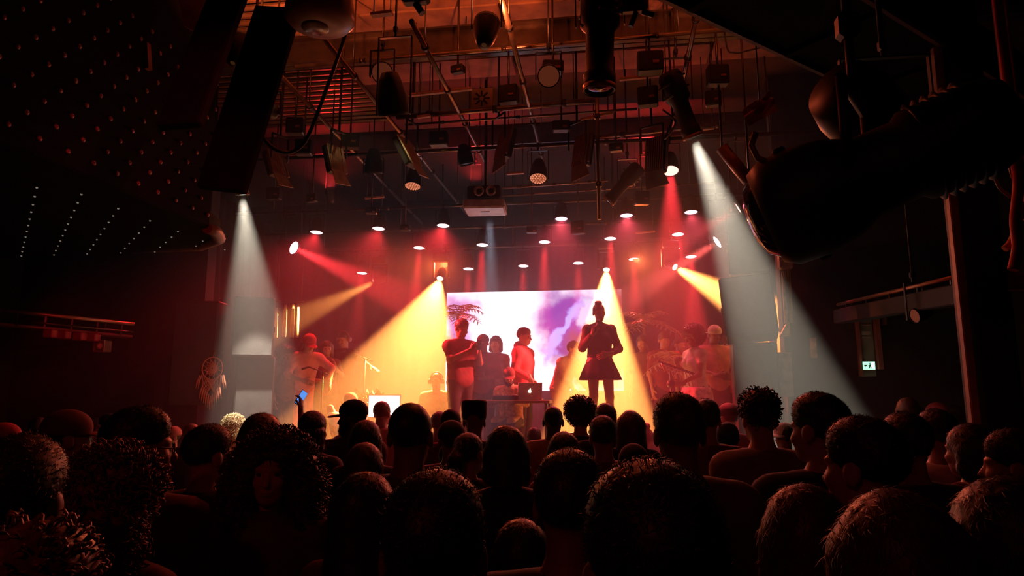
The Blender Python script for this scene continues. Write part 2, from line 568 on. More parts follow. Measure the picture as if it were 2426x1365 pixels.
# flat bars, the light that catches them put into the pale colour
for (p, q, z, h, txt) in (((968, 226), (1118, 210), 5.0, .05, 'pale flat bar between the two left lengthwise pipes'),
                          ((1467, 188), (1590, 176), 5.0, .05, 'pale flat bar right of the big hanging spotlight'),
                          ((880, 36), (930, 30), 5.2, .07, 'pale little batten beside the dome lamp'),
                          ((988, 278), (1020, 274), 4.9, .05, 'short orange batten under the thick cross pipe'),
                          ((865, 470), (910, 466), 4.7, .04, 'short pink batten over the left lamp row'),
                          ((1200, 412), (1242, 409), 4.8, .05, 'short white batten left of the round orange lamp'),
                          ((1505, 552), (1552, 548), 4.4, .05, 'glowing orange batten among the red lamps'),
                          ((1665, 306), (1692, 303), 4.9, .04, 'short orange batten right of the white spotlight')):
    a, b = pixz(*p, z), pixz(*q, z)
    R = (b - a).normalized().to_track_quat('X', 'Z').to_matrix()
    t = thing('rig_batten', txt, 'batten', (a + b) / 2)
    MB().bbox((0, 0, 0), ((b - a).length, h, .03), .006, R).build('bar', mat('lit_batten', (.75, .42, .25), .5), t)
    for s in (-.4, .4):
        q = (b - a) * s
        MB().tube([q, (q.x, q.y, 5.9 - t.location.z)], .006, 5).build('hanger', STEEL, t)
# lighting bars across the stage (lamps hang from these)
BARS = {8.0: 4.86, 10.0: 4.72, 11.0: 4.62, 12.0: 4.5}
nm = {8.0: 'front', 10.0: 'second', 11.0: 'third', 12.0: 'rear'}
for Yb, z in BARS.items():
    t = pipe((-5.9, Yb, z), (2.6, Yb, z), .024, '%s lighting bar spanning the stage' % nm[Yb], 'lighting_bar', STEEL, 5, False)
    for k in range(5):
        x = -3.6 + k * 1.8
        MB().tube([(x, 0, 0), (x, 0, 5.9 - z)], .01, 6).build('drop_rod', STEEL, t)
# vertical pole
vp_t, vp_b = pix(1420, 255, 7.0), pix(1420, 520, 7.0)
t = pipe(vp_b, (vp_b.x, 7.0, 5.9), .022, 'vertical pole hanging under the big dark spotlight', 'drop_pole', clamps=3, hang=False)
MB().tube([(-.18, 0, -.02), (.18, 0, .04)], .016, 8).build('crossbar', mat('gold_lit_bar', (.7, .4, .2), .4, .5), t)

# ---- lamp builders ------------------------------------------------------------
_L = {}
def shared(key, f):
    if key not in _L: _L[key] = f()
    return _L[key]
def spotlight(parent, rot, off, col, power, half, blend=.15, r=.05):
    ld = bpy.data.lights.new('lamp_light', 'SPOT')
    ld.color = col; ld.energy = power; ld.spot_size = 2 * math.radians(half); ld.spot_blend = blend; ld.shadow_soft_size = r
    o = bpy.data.objects.new('lamp_light', ld)
    COL.objects.link(o)
    o.parent = parent
    o.location = off; o.rotation_euler = rot
    return o
def par_body():
    return MB().lathe([(.02, .26), (.055, .25), (.075, .2), (.098, .1), (.105, .0), (.105, -.03), (.098, -.03), (.098, .005)], 20, close=False).mesh('can')
def led_face():
    m = MB()
    m.lathe([(.096, .0), (.001, .0)], 20, close=False)
    return m.mesh('lens')
def cells():
    m = MB()
    for r, n in ((0, 1), (.032, 6), (.064, 12), (.086, 18)):
        for k in range(n):
            a = 2 * math.pi * k / n
            m.lathe([(.011, -.002), (.008, -.007), (.001, -.008)], 6, Matrix.Translation((r * math.cos(a), r * math.sin(a), 0)), close=False)
    return m.mesh('led_cells')
def yoke(h, w=.13, t=.02):
    m = MB()
    for s in (-1, 1): m.box((s * w, 0, h / 2 - .02), (.008, .03, h + .04))
    m.box((0, 0, h), (2 * w + .008, .03, .008))
    m.tube([(0, 0, h), (0, 0, h + .05)], .012, 8)
    m.bbox((0, 0, h + .07), (.04, .05, .06), .01)
    return m
def par_lamp(loc, d, label, col=None, power=0, half=8, face=None, cellmat=None, bar=None, scale=1.0, group=None, blend=.25, name='par_lamp', throw=None, rod=False):
    t = thing(name, label, 'stage light', loc, 0, group)
    rot = aim(d)
    o = link('can', shared('can', par_body), BLACK, t); o.rotation_euler = rot; o.scale = (scale,) * 3
    f = link('lens', shared('lens', led_face), face or BLACK, t, override=True); f.rotation_euler = rot; f.scale = (scale,) * 3
    f.location = Vector(d).normalized() * .012 * scale
    if cellmat:
        g = link('led_cells', shared('cells', cells), cellmat, t, override=True); g.rotation_euler = rot; g.scale = (scale,) * 3
        g.location = Vector(d).normalized() * .014 * scale
    h = max(.12, (bar - loc[2] - .07) if bar else .24)
    yoke(h, .12 * scale).build('yoke', BLACK, t)
    if rod: MB().tube([(0, 0, h + .06), (0, 0, 5.9 - loc[2])], .01, 6).build('drop_rod', STEEL, t)
    if power:
        spotlight(t, aim(throw) if throw else rot, Vector(d).normalized() * .05, col, power, half, blend)
    return t
def moving_head(loc, d, label, col, power, half, face, bar=None, blend=.12, r=.05, scale=1.0):
    t = thing('moving_head', label, 'stage light', loc)
    rot = aim(d)
    hd = link('head', shared('mhead', lambda: MB().lathe([(.03, .2), (.09, .17), (.105, .08), (.1, -.03), (.085, -.1), (.085, -.13), (.075, -.13), (.075, -.11)], 20, close=False).mesh('head')), BLACK, t)
    hd.rotation_euler = rot; hd.scale = (scale,) * 3
    f = link('lens', shared('mlens', lambda: MB().lathe([(.075, -.112), (.05, -.125), (.001, -.13)], 18, close=False).mesh('lens')), face, t, override=True)
    f.rotation_euler = rot; f.scale = (scale,) * 3
    m = MB()
    for s in (-1, 1): m.bbox((s * .135, 0, .1), (.035, .07, .3), .01)
    m.bbox((0, 0, .25), (.3, .08, .04), .01)
    m.build('yoke_arm', BLACK, t)
    MB().bbox((0, 0, .33), (.26, .2, .12), .02).build('base', BLACK, t)
    MB().bbox((0, 0, .42), (.05, .06, .07), .01).build('clamp', STEEL, t)
    MB().tube([(0, 0, .44), (0, 0, 5.9 - loc[2])], .014, 6).build('drop_rod', STEEL, t)
    spotlight(t, rot, Vector(d).normalized() * .15 * scale, col, power, half, blend, r)
    return t
def profile_spot(loc, d, label, size=1.0, face=None, col=None, power=0, half=10, blend=.1, up=.35, r=.05):
    """long barrelled profile spotlight; loc is the lens"""
    t = thing('profile_spotlight', label, 'stage light', loc)
    rot = aim(d)
    b = MB().lathe([(.01, .72), (.1, .71), (.125, .66), (.125, .42), (.09, .38), (.085, .12), (.1, .1), (.1, 0), (.092, 0), (.09, .03)], 18, close=False)
    for k in range(4): b.bbox((0, .125 if k % 2 else -.125, .46 + .06 * k), (.16, .03, .02), .004)
    o = b.build('barrel', BLACK, t); o.rotation_euler = rot; o.scale = (size,) * 3
    l = MB().lathe([(.09, .02), (.05, .005), (.001, .0)], 18, close=False).build('lens', face or mat('dark_glass', (.03, .02, .03), .1), t)
    l.rotation_euler = rot; l.scale = (size,) * 3
    rg = MB().lathe([(.1, -.004), (.104, .0), (.104, .03), (.096, .03)], 18, close=False).build('lens_ring', mat('ring_metal', (.4, .22, .15), .4, .6), t)
    rg.rotation_euler = rot; rg.scale = (size,) * 3
    back = -Vector(d).normalized() * .45 * size
    y = yoke(up, .15 * size).build('yoke', BLACK, t); y.location = back
    MB().tube([back + Vector((0, 0, up + .06)), (back.x, back.y, 5.9 - loc[2])], .012, 6).build('drop_rod', STEEL, t)
    if power: spotlight(t, rot, Vector(d).normalized() * .04, col, power, half, blend, r)
    return t
def flood(loc, ex, ey, w, h, label, facem, flap=True, flapd=None):
    """open-faced strip flood: ribbed reflector panel with side rails, cable and a hinged flap"""
    t = thing('flood_light', label, 'stage light', loc)
    X, Yv = Vector(ex).normalized(), Vector(ey).normalized()
    Nn = X.cross(Yv).normalized(); Yv = Nn.cross(X)
    R = Matrix((X, Yv, Nn)).transposed()
    MB().bbox(R @ Vector((0, 0, -.055)), (w * 1.1, h * 1.03, .08), .015, R).build('housing', BLACK, t)
    m = MB()
    nr = 9
    for k in range(nr):
        m.bbox(R @ Vector((-w / 2 + (k + .5) * w / nr, 0, 0.0)), (w / nr * .8, h, .02), .004, R)
    m.build('reflector', facem, t)
    MB().bbox(R @ Vector((w * .68, 0, 0)), (w * .1, h, .03), .004, R).build('side_rail', facem, t)
    if flap:
        p = [(-w * .45, -h / 2), (w * .45, -h / 2), (w * .85, -h / 2 - h * .42), (-w * .35, -h / 2 - h * .5)]
        MB().prism([R @ Vector((a, b, -.01)) for a, b in p], R @ Vector((0, 0, 0)), R @ Vector((0, 0, .012))).build('barn_door', facem, t)
    y = MB()
    for s in (-1, 1): y.tube([R @ Vector((s * w * .6, 0, .05)), R @ Vector((s * w * .6, 0, .05)) + Vector((0, 0, .3))], .012, 6)
    pa, pb = [R @ Vector((s * w * .6, 0, .05)) + Vector((0, 0, .3)) for s in (-1, 1)]
    y.tube([pa, pb], .012, 6)
    y.tube([(pa + pb) / 2, Vector((((pa + pb) / 2).x, ((pa + pb) / 2).y, 5.9 - loc[2]))], .014, 6)
    y.build('yoke', BLACK, t)
    return t

F_RED = emit('face_red', (1.0, 0.55, 0.62), 4.5)
F_PINK = emit('face_pink', (1.0, 0.6, 0.85), 2.2)
F_YEL = emit('face_yellow', (1.0, 0.85, 0.5), 8)
F_WHITE = emit('face_white', (0.9, 1.0, 0.75), 5)
F_ORG = emit('face_orange', (1.0, 0.22, 0.1), .32)
C_ORG = emit('cell_orange', (1.0, 0.32, 0.16), 0.9)

DN = (0, -.17, -1)
rowA = [(750, 548, 14, F_RED), (897, 539, 14, F_RED), (1050, 532, 20, F_RED), (1330, 516, 14, F_PINK), (1484, 508, 14, F_PINK), (1637, 500, 10, F_PINK)]
rowB = [(993, 585, 190), (1143, 578, 200), (1290, 571, 200), (1446, 563, 200), (1606, 553, 190)]
rowC = [(858, 645, 60), (1110, 635, 90), (1240, 628, 90), (1370, 621, 90), (1502, 612, 190), (1637, 606, 190)]
for i, (x, y, pw, fc) in enumerate(rowA):
    p = pix(x, y, 10.0)
    par_lamp(p, DN, 'downward LED lamp in the second lamp row, %s from the left' % ORD[i], RED if fc is F_RED else (1, .08, .12), pw * PW_RED, 42, fc, bar=BARS[10.0], group='lamps on the second bar', blend=1.0, throw=(0, -.75, -1))
for i, (x, y, pw) in enumerate(rowB):
    p = pix(x, y, 11.0)
    par_lamp(p, DN, 'glowing red lamp on the third lighting bar, %s from the left' % ORD[i], RED, pw * PW_RED, 7.5, F_RED, bar=BARS[11.0], group='lamps on the third bar')
for i, (x, y, pw) in enumerate(rowC):
    p = pix(x, y, 12.0)
    par_lamp(p, DN, 'glowing red lamp on the rear lighting bar, %s from the left' % ORD[i], RED, pw * PW_RED, 9, F_RED, bar=BARS[12.0], group='lamps on the rear bar')
# broad red wash heads
def to(p, q): return Vector(q) - Vector(p)
p = pix(694, 586, 10.0); par_lamp(p, to(p, pix(1010, 730, 9.6)), 'red lamp at far left throwing a red beam to the right', RED, 700 * PW_RED / 2, 8, F_RED, bar=BARS[10.0], scale=1.1)
p = pix(1588, 402, 8.0); par_lamp(p, (-.05, -.45, -1), 'pink glowing lamp above the third bar near the white spotlight', RED, 140 * PW_RED, 10, emit('face_rose', (1, .5, .42), 2.2), bar=BARS[8.0], scale=1.0)
p = pix(1702, 572, 10.0); par_lamp(p, to(p, pix(1500, 700, 9.8)), 'pink lamp at right edge of stage pointing left', (1, .12, .1), 260 * PW_RED, 8, F_RED, bar=BARS[10.0])
p = pix(1752, 492, 8.0); par_lamp(p, (-.9, .1, -.5), 'pink lamp just above the hung loudspeakers', (1, .1, .1), 60 * PW_RED, 9, emit('face_rose', (1, .5, .42), 2.2), bar=BARS[8.0], scale=.8)
# yellow moving heads
for (x, y, Yq, tx, ty, tY, pw, half, txt) in (
        (1045, 652, 11.4, 925, 1010, 9.3, 1.4, 21, 'moving head throwing the wide yellow beam left of the screen'),
        (900, 662, 11.4, 672, 768, 11.1, .75, 9.0, 'moving head throwing a narrow amber beam towards the left wing'),
        (1437, 630, 11.4, 1426, 1010, 9.7, 3.4, 14.5, 'moving head throwing the yellow beam around the singer'),
        (1590, 628, 11.0, 1850, 775, 9.6, 2.2, 10.5, 'moving head throwing a yellow beam at the hung loudspeakers')):
    p = pix(x, y, Yq)
    moving_head(p, to(p, pix(tx, ty, tY)), txt, YELLOW, pw * PW_YEL, half, F_YEL, scale=.75)
# white front spots
p = pix(575, 462, 7.45); profile_spot(p, to(p, pix(622, 1010, 8.1)), 'spotlight behind the balcony edge throwing a white beam', .8, F_WHITE, WHITE, PW_WHITE * .5, 14.5, .3, .3)
p = pix(1642, 325, 6.6); profile_spot(p, to(p, pix(1905, 1010, 7.4)), 'spotlight throwing the white beam past the hung loudspeakers', .95, F_WHITE, WHITE, PW_WHITE, 11.5, .25, .4)
# front bar: dim LED pars, floods, profiles
p = pix(978, 438, 8.0); par_lamp(p, (0, -.3, -1), 'orange honeycomb LED lamp under the left angled flood', None, 0, 8, F_ORG, C_ORG, bar=BARS[8.0])
p = pix(1275, 420, 8.0); par_lamp(p, (0, -.45, -1), 'orange honeycomb LED lamp hanging in the middle of the rig', None, 0, 8, F_ORG, C_ORG, bar=BARS[8.0], scale=1.05)
p = pix(885, 405, 8.0); par_lamp(p, (-.1, .3, -1), 'unlit black lamp between the two pale floods', bar=BARS[8.0], scale=1.1)
p = pix(1105, 385, 8.0); par_lamp(p, (.2, .2, -1), 'unlit brown lamp beside the lengthwise pipe left of centre', bar=BARS[8.0], scale=.9)
p = pix(1440, 478, 8.1); profile_spot(p, (-.75, .1, -.8), 'dark profile spotlight tilted left beside the vertical pole', .8, up=.25)
PALE = mat('flood_reflector', (.72, .6, .38), .55)
DULL = mat('dull_reflector', (.22, .11, .09), .6)
def fl(cx, cy, dx, dy, Y, w, h, txt, m):
    p = pix(cx, cy, Y); q = pix(cx - dx * 10, cy - dy * 10, Y)
    ey = (q - p).normalized() + Vector((0, .15, 0))
    ex = Vector((0, 0, 1)).cross(ey)
    if ex.x < 0: ex = -ex
    return flood(p, ex, ey, w, h, txt, m)
fl(795, 375, .25, 1, 7.3, .19, .36, 'pale strip flood with an open flap over the left lamp row', PALE)
fl(968, 355, .55, 1, 7.3, .19, .4, 'pale ribbed strip flood tilted steeply left of centre', PALE)
fl(655, 385, .35, 1, 7.3, .2, .34, 'dull brown strip flood at far left of the rig', mat('brown_reflector', (.4, .25, .16), .6))
fl(1190, 340, -.2, 1, 7.3, .24, .36, 'dull red strip flood left of the honeycomb lamp', DULL)
fl(1375, 355, -.12, 1, 7.3, .22, .38, 'dull red strip flood left of the vertical pole', DULL)
fl(1550, 365, -.05, 1, 7.3, .22, .42, 'dull red strip flood beside the pink glowing lamp', DULL)
# big dark silhouettes close to us
p = pix(1420, 215, 4.6); profile_spot(p, (-.03, .05, -1), 'huge dark spotlight hanging straight down at top centre', 1.15, up=.45)
p = pix(932, 262, 5.4); par_lamp(p, (0, .5, -1), 'black boxy lamp hanging left of the pale flat bar', bar=5.0, scale=1.25, rod=True)
t = thing('lamp_bracket', 'black clamp bracket at the top edge left of centre', 'bracket', pix(985, 15, 4.4))
m = MB(); m.bbox((0, 0, .12), (.2, .1, .2), .02); m.bbox((-.1, 0, .2), (.1, .1, .12), .02); m.tube([(0, 0, 0.02), (.05, 0, -.06)], .025, 8); m.build('body', BLACK, t); MB().tube([(0, 0, .1), (0, 0, 5.9 - t.location.z)], .012, 6).build('drop_rod', STEEL, t)
t = thing('lamp_bracket', 'black clamp bracket at the top edge right of the huge spotlight', 'bracket', pix(1500, 30, 4.4))
m = MB(); m.bbox((0, 0, .08), (.2, .1, .16), .03); m.tube([(-.08, 0, .05), (-.2, 0, .12)], .018, 8); m.tube([(.06, 0, .0), (.14, 0, -.03)], .02, 8); m.tube([(.02, 0, 0), (-.02, 0, -.1)], .018, 8); m.build('body', BLACK, t); MB().tube([(0, 0, .1), (0, 0, 5.9 - t.location.z)], .012, 6).build('drop_rod', STEEL, t)
# dome lamp
t = thing('dome_lamp', 'round dome lamp with a flat glass disc at upper left', 'lamp', pix(757, 62, 4.0))
MB().lathe([(.02, .4), (.13, .36), (.2, .25), (.225, .12), (.23, .05), (.2, .015), (.12, -.005), (.1, -.008), (.001, -.008)], 32, close=False).build('shade', mat('dome_enamel', (.42, .22, .13), .35), t)
MB().lathe([(.09, -.013), (.08, -.02), (.001, -.022)], 24, Matrix.Translation((-.03, 0, 0)), close=False).build('glass_disc', mat('dome_glass', (.2, .12, .1), .2), t)
MB().tube([(0, 0, .38), (0, 0, 5.9 - t.location.z)], .014, 8).build('stem', BLACK, t)
# projector
t = thing('projector', 'white ceiling projector with two round lenses over the stage', 'projector', pix(1150, 492, 8.3), math.radians(3))
MB().bbox((0, 0, 0), (.52, .42, .12), .02).build('case', mat('projector_white', (.75, .66, .6), .4), t)
MB().bbox((0, -.1, .15), (.42, .2, .17), .02).build('front_box', BLACK, t)
for s in (-1, 1):
    l = MB().lathe([(.065, 0), (.065, .03), (.055, .035), (.045, .02), (.02, .01), (.001, .012)], 20, Matrix.Rotation(math.pi / 2, 4, 'X'), close=False).build('lens', mat('lens_chrome', (.85, .82, .75), .15, .9), t)
    l.location = (.075 * s + .02, -.2, .155)
    g = MB().lathe([(.03, 0.02), (.001, .03)], 14, Matrix.Rotation(math.pi / 2, 4, 'X'), close=False).build('lens_glass', mat('dark_glass', (.03, .02, .03), .1), l)
MB().bbox((0, -.02, -.062), (.12, .02, .006), .002).build('vent', BLACK, t)
MB().tube([(0, .0, .1), (0, .0, 5.9 - t.location.z)], .02, 8).build('mount', STEEL, t)
spotlight(t, aim((.02, .0, -1)), (.05, .05, -.1), (.75, .8, 1.0), 60 * PW_RED, 7, .4)
# theatrical clutter on the cross beams: little dark lamps, boxes with cables
tf = thing('fan_box', 'brown ventilation box with a round fan near the pale bar', 'vent', pix(1143, 238, 7.3))
MB().bbox((0, 0, 0), (.26, .1, .26), .01).build('case', mat('fan_case', (.35, .2, .12), .6), tf)
for k in range(8):
    a = k * math.pi / 4
    MB().bbox((.06 * math.cos(a), -.055, .06 * math.sin(a)), (.07, .01, .022), .004, Matrix.Rotation(-a, 3, 'Y')).build('blade', BLACK, tf)
rnd = random.Random(5)
clut = []
for (px, py, Yc, s) in ((1205, 225, 6.6, .2), (1310, 160, 6.2, .2), (1540, 150, 6.2, .24), (1535, 230, 6.6, .2), (1700, 180, 6.4, .2), (1690, 235, 6.8, .16), (1085, 165, 6.3, .14),
                        (830, 335, 7.6, .22), (720, 350, 7.6, .2), (700, 300, 7.2, .2), (1040, 330, 7.6, .22), (1460, 350, 7.7, .16), (1330, 300, 7.3, .2), (1260, 545, 9.6, .16), (1370, 540, 9.6, .2), (880, 500, 9.0, .16), (740, 470, 9.0, .16), (650, 460, 9.0, .2), (960, 540, 9.8, .16), (1520, 470, 9.0, .2)):
    clut.append((px, py, Yc, s))
hint = ['left of the fan box', 'under the straight middle pipe']
for i, (px, py, Yc, s) in enumerate(sorted(clut)):
    p = pix(px, py, Yc)
    t = thing('control_box', 'small black dimmer box on the rig, %s from left in the upper clutter' % (ORD[i] if i < 12 else ['thirteenth', 'fourteenth', 'fifteenth', 'sixteenth', 'seventeenth', 'eighteenth', 'nineteenth', 'twentieth', 'twenty first', 'twenty second'][i - 12]), 'dimmer box', p, rnd.uniform(-.3, .3), 'dimmer boxes on the rig')
    MB().bbox((0, 0, 0), (s, s * .6, s * rnd.uniform(.5, 1)), .012).build('case', BLACK, t)
    MB().bbox((s * .2, -s * .31, -.02), (s * .25, .01, s * .12), .002).build('plate', mat('worn_plate', (.45, .2, .14), .5, .4), t)
    MB().tube([(0, 0, 0), (0, 0, 5.9 - p.z)], .011, 6).build('hanger', STEEL, t)
# cables
def cable(pts, r, label, m=None, name='hanging_cable'):
    P = [Vector(q) for q in pts]
    out = []
    for i in range(len(P) - 1):
        p0, p1, p2, p3 = P[max(i - 1, 0)], P[i], P[i + 1], P[min(i + 2, len(P) - 1)]
        for k in range(6):
            u = k / 6
            out.append(.5 * ((2 * p1) + (-p0 + p2) * u + (2 * p0 - 5 * p1 + 4 * p2 - p3) * u * u + (-p0 + 3 * p1 - 3 * p2 + p3) * u ** 3))
    out.append(P[-1])
    o = MB().tube(out, r, 7).build(name, m or BLACK)
    return tag(o, label, 'cable')
cable([(pix(830, 20, 5.0).x, 5.0, 5.9), pix(830, 20, 5.0), pix(812, 100, 5.0), pix(770, 220, 5.0), pix(738, 305, 5.0), pix(715, 345, 5.0), pix(680, 362, 5.0), pix(640, 345, 5.0), pix(618, 300, 5.0), pix(640, 200, 5.0)], .016, 'thick black cable drooping in a loop at upper left')
cable([(pix(1590, 290, 6.6).x, 6.6, 5.9), pix(1592, 250, 6.6), pix(1590, 290, 6.6), pix(1575, 330, 6.6), pix(1600, 290, 6.4), pix(1570, 260, 6.4)], .01, 'thin cable curling beside the white spotlight')
cable([(pix(1715, 90, 6.3).x, 6.3, 5.88), pix(1720, 100, 6.3), pix(1740, 125, 6.3), pix(1780, 118, 6.3), pix(1830, 105, 6.3)], .008, 'thin wire sagging at the upper right rig')
cable([pix(1770, 60, 4.2), pix(1745, 30, 4.2), pix(1735, 10, 4.2), pix(1660, -25, 4.2), (pix(1640, -40, 4.2).x, 4.2, 5.9)], .03, 'bent orange lit conduit at the upper right', PIPE)

# ---- big dark theatre lantern close at right ----------------------------------
lc = pix(1845, 505, 3.0)
t = thing('theatre_lantern', 'huge black theatre lantern hanging close at upper right', 'stage light', lc)
dirL = Vector((-.86, .3, -.3)).normalized()
rot = aim(dirL)
b = MB().lathe([(.02, .92), (.15, .9), (.19, .8), (.19, .55), (.165, .52), (.17, .36), (.22, .26), (.245, .12), (.24, .0), (.205, -.06), (.19, -.06), (.18, .0)], 32, close=False)
o = b.build('body', BLACK, t); o.rotation_euler = rot
o = MB().lathe([(.19, -.05), (.15, -.1), (.08, -.125), (.001, -.13)], 24, close=False).build('lens', mat('dark_glass', (.03, .02, .03), .1), t); o.rotation_euler = rot
for k in range(4):
    a = k * math.pi / 2 + .4
    M3 = Matrix.Rotation(a, 3, 'Z')
    o = MB().bbox(M3 @ Vector((.245, 0, .1)), (.03, .05, .05), .008, M3).build('accessory_clip', BLACK, t); o.rotation_euler = rot
fin = MB()
for k in range(6): fin.lathe([(.185, .58 + k * .035), (.21, .585 + k * .035), (.185, .595 + k * .035)], 24, close=False)
o = fin.build('cooling_fin', BLACK, t); o.rotation_euler = rot
up = -dirL * .34
yk = MB()
sx = Vector((.35, .62, 0)).normalized()
for s in (-1, 1): yk.tube([up + sx * s * .22, up + sx * s * .24 + Vector((0, 0, .36))], .022, 8)
yk.tube([up - sx * .24 + Vector((0, 0, .36)), up + sx * .24 + Vector((0, 0, .36))], .022, 8)
yk.tube([up + Vector((0, 0, .36)), up + Vector((0, 0, .66))], .02, 8)
yk.build('yoke', BLACK, t)
MB().bbox(up + Vector((0, 0, .68)), (.09, .09, .12), .02).build('clamp', BLACK, t)
MB().tube([up + Vector((0, 0, .7)), (up.x, up.y, 5.9 - lc.z)], .02, 8).build('drop_pipe', BLACK, t)
hd = MB(); hd.tube([pix(1790, 315, 2.9) - lc, pix(1780, 345, 2.9) - lc, pix(1795, 375, 2.9) - lc, pix(1850, 395, 2.9) - lc, pix(1915, 410, 2.9) - lc], .014, 8)
hd.build('handle', mat('handle_orange', (.3, .12, .07), .4, .4), t)
lc2 = pix(2110, 330, 3.6)
t = thing('theatre_lantern', 'second black lantern hanging behind the huge one at right', 'stage light', lc2)
rot = aim((.55, .5, -.25))
o = MB().lathe([(.02, .5), (.16, .48), (.19, .35), (.19, .05), (.21, .0), (.21, -.05), (.19, -.05), (.18, 0)], 24, close=False).build('body', BLACK, t); o.rotation_euler = rot
o = MB().lathe([(.18, .0), (.1, -.02), (.001, -.03)], 20, close=False).build('lens', mat('dark_glass', (.03, .02, .03), .1), t); o.rotation_euler = rot
yoke(.45, .22).build('yoke', BLACK, t)
MB().tube([(0, 0, .5), (0, 0, 5.9 - lc2.z)], .016, 8).build('drop_pipe', BLACK, t)
t = thing('strip_lamp', 'reddish strip lamp slung under the upper right pipes', 'stage light', pix(1745, 385, 6.4))
a_, b_ = pix(1710, 350, 6.4) - t.location, pix(1775, 430, 6.4) - t.location
MB().tube([a_, b_], .06, 12).build('housing', mat('strip_red', (.3, .09, .06), .35), t)
for q in (a_, b_): MB().tube([q, (q.x, q.y, 5.9 - t.location.z)], .01, 6).build('hanger', STEEL, t)
# dangling bits at the right edge
cable([(pix(2402, 330, 3.6).x, 3.6, 5.9), pix(2402, 320, 3.6), pix(2405, 370, 3.6), pix(2412, 440, 3.6), pix(2405, 520, 3.6), pix(2410, 585, 3.6), pix(2400, 640, 3.6)], .025, 'red hanging strap at the right edge', mat('red_strap', (.7, .04, .05), .6), 'hanging_strap')
cable([(pix(2424, 420, 3.65).x, 3.65, 5.9), pix(2424, 400, 3.65), pix(2420, 480, 3.65), pix(2408, 540, 3.65), pix(2395, 575, 3.65), pix(2380, 590, 3.65)], .018, 'yellow hanging strap at the right edge', mat('yellow_strap', (.7, .35, .04), .6), 'hanging_strap')
cable([(pix(2390, 330, 3.7).x, 3.7, 5.9), pix(2390, 320, 3.7), pix(2385, 370, 3.7), pix(2360, 400, 3.7), pix(2365, 440, 3.7), pix(2395, 468, 3.7)], .009, 'looped dark cable beside the red strap', mat('brown_rubber', (.2, .1, .06), .5))
# crumpled foil bits at the upper right rig
for i, (px, py, txt) in enumerate(((1800, 255, 'crumpled amber gel sheet clipped left of the huge lantern yoke'), (2030, 195, 'crumpled amber gel sheet clipped under the diagonal duct'))):
    c0 = pix(px, py, 5.2 if i == 0 else 4.6)
    g = MB(); vs = []; nn = 6
    for a in range(nn):
        for b in range(nn):
            vs.append(c0 + Vector(((a / (nn - 1) - .5) * .22 + rnd.uniform(-.02, .02), rnd.uniform(-.05, .05), (b / (nn - 1) - .5) * .16 + (a - 3) * .025)))
    g.add(vs, [(a * nn + b, a * nn + b + 1, (a + 1) * nn + b + 1, (a + 1) * nn + b) for a in range(nn - 1) for b in range(nn - 1)])
    t = thing('gel_sheet', txt, 'gel sheet', (0, 0, 0))
    o = g.build('sheet', mat('amber_gel', (.7, .25, .06), .3), t, False)
    o.modifiers.new('thick', 'SOLIDIFY').thickness = .002
    MB().tube([c0 + Vector((0, 0, .04)), (c0.x, c0.y, 5.9 if i == 0 else 4.2)], .006, 5).build('hanger', STEEL, t)
# added fill lamps, turned up to wash the rig and ceiling in amber
for i, (x, Yq, pw) in enumerate(((-3.0, 5.0, 1.0), (-.9, 5.0, 1.0), (1.2, 5.0, .7))):
    p = Vector((x, Yq, 4.75))
    par_lamp(p, (0, .42, .9), 'added amber fill lamp turned up below the front rig, %s from the left' % ORD[i], (1, .19, .055), PW_UP_FILL * pw, 62, emit('face_fill_amber', (1, .35, .1), .6), bar=5.4, group='added amber uplights', blend=1.0)

# unseen red fill lamps added overhead for the left gallery and the dreamcatcher
for (lx, tx, ty, tY, pw, half, c_, txt) in ((1.0, 500, 905, 8.1, 7.0, 4.0, (1, .22, .1), 'red fill lamp added out of sight overhead, aimed at the dreamcatcher'),
                                      (.6, 150, 790, 7.1, 4.5, 12.0, (1, .03, .06), 'red fill lamp added out of sight overhead, aimed at the left gallery')):
    p = Vector((lx, .9, 3.7))
    par_lamp(p, to(p, pix(tx, ty, tY)), txt, c_, PW_HOUSE_FILL * pw, half, emit('face_fill_house', (1, .2, .1), 1.0), bar=3.98, blend=.8)
pipe((-.4, .9, 4.05), (2.2, .9, 4.05), .024, 'pipe added out of sight overhead for the red fill lamps')

# red crowd fill lamps added in the rig, and an unseen one behind us
for i, (px, py, d, pw) in enumerate(((905, 172, (.5, -1, -.75), .8), (1300, 180, (.1, -1, -.72), 1.2))):
    p = pix(px, py, 5.95)
    par_lamp(p, d, 'added dim red crowd fill lamp near the %s' % ('corrugated ceiling sheet' if i == 0 else 'straight middle pipe'), (1, .12, .045), PW_CROWD_FILL * pw, 50, emit('face_fill_dull_red', (1, .2, .08), .08), bar=p.z + .3, blend=1.0, rod=True)
p = Vector((-1.2, -1.2, 3.6))
par_lamp(p, (0, 1, -.7), 'unseen dim red fill lamp added behind us over the crowd', (1, .06, .05), PW_HOUSE_FILL * .2, 48, emit('face_fill_house', (1, .2, .1), 1.0), bar=3.9, blend=1.0, rod=True)

p = Vector((-2.95, 5.2, 4.35))  # hidden warm fill lamps added to brighten the pale floods
for k, (px, py) in enumerate(((800, 385), (975, 365))):
    par_lamp(p + Vector((0, k * .3, 0)), to(p, pix(px, py, 7.3)), 'small warm fill lamp added behind the right brace, aimed at the %s flood' % ('left' if k == 0 else 'tilted'), (1, .72, .36), PW_HOUSE_FILL * 1.4, 6.5, emit('face_fill_house', (1, .2, .1), 1.0), bar=p.z + .25, blend=.8, rod=True, scale=.6)

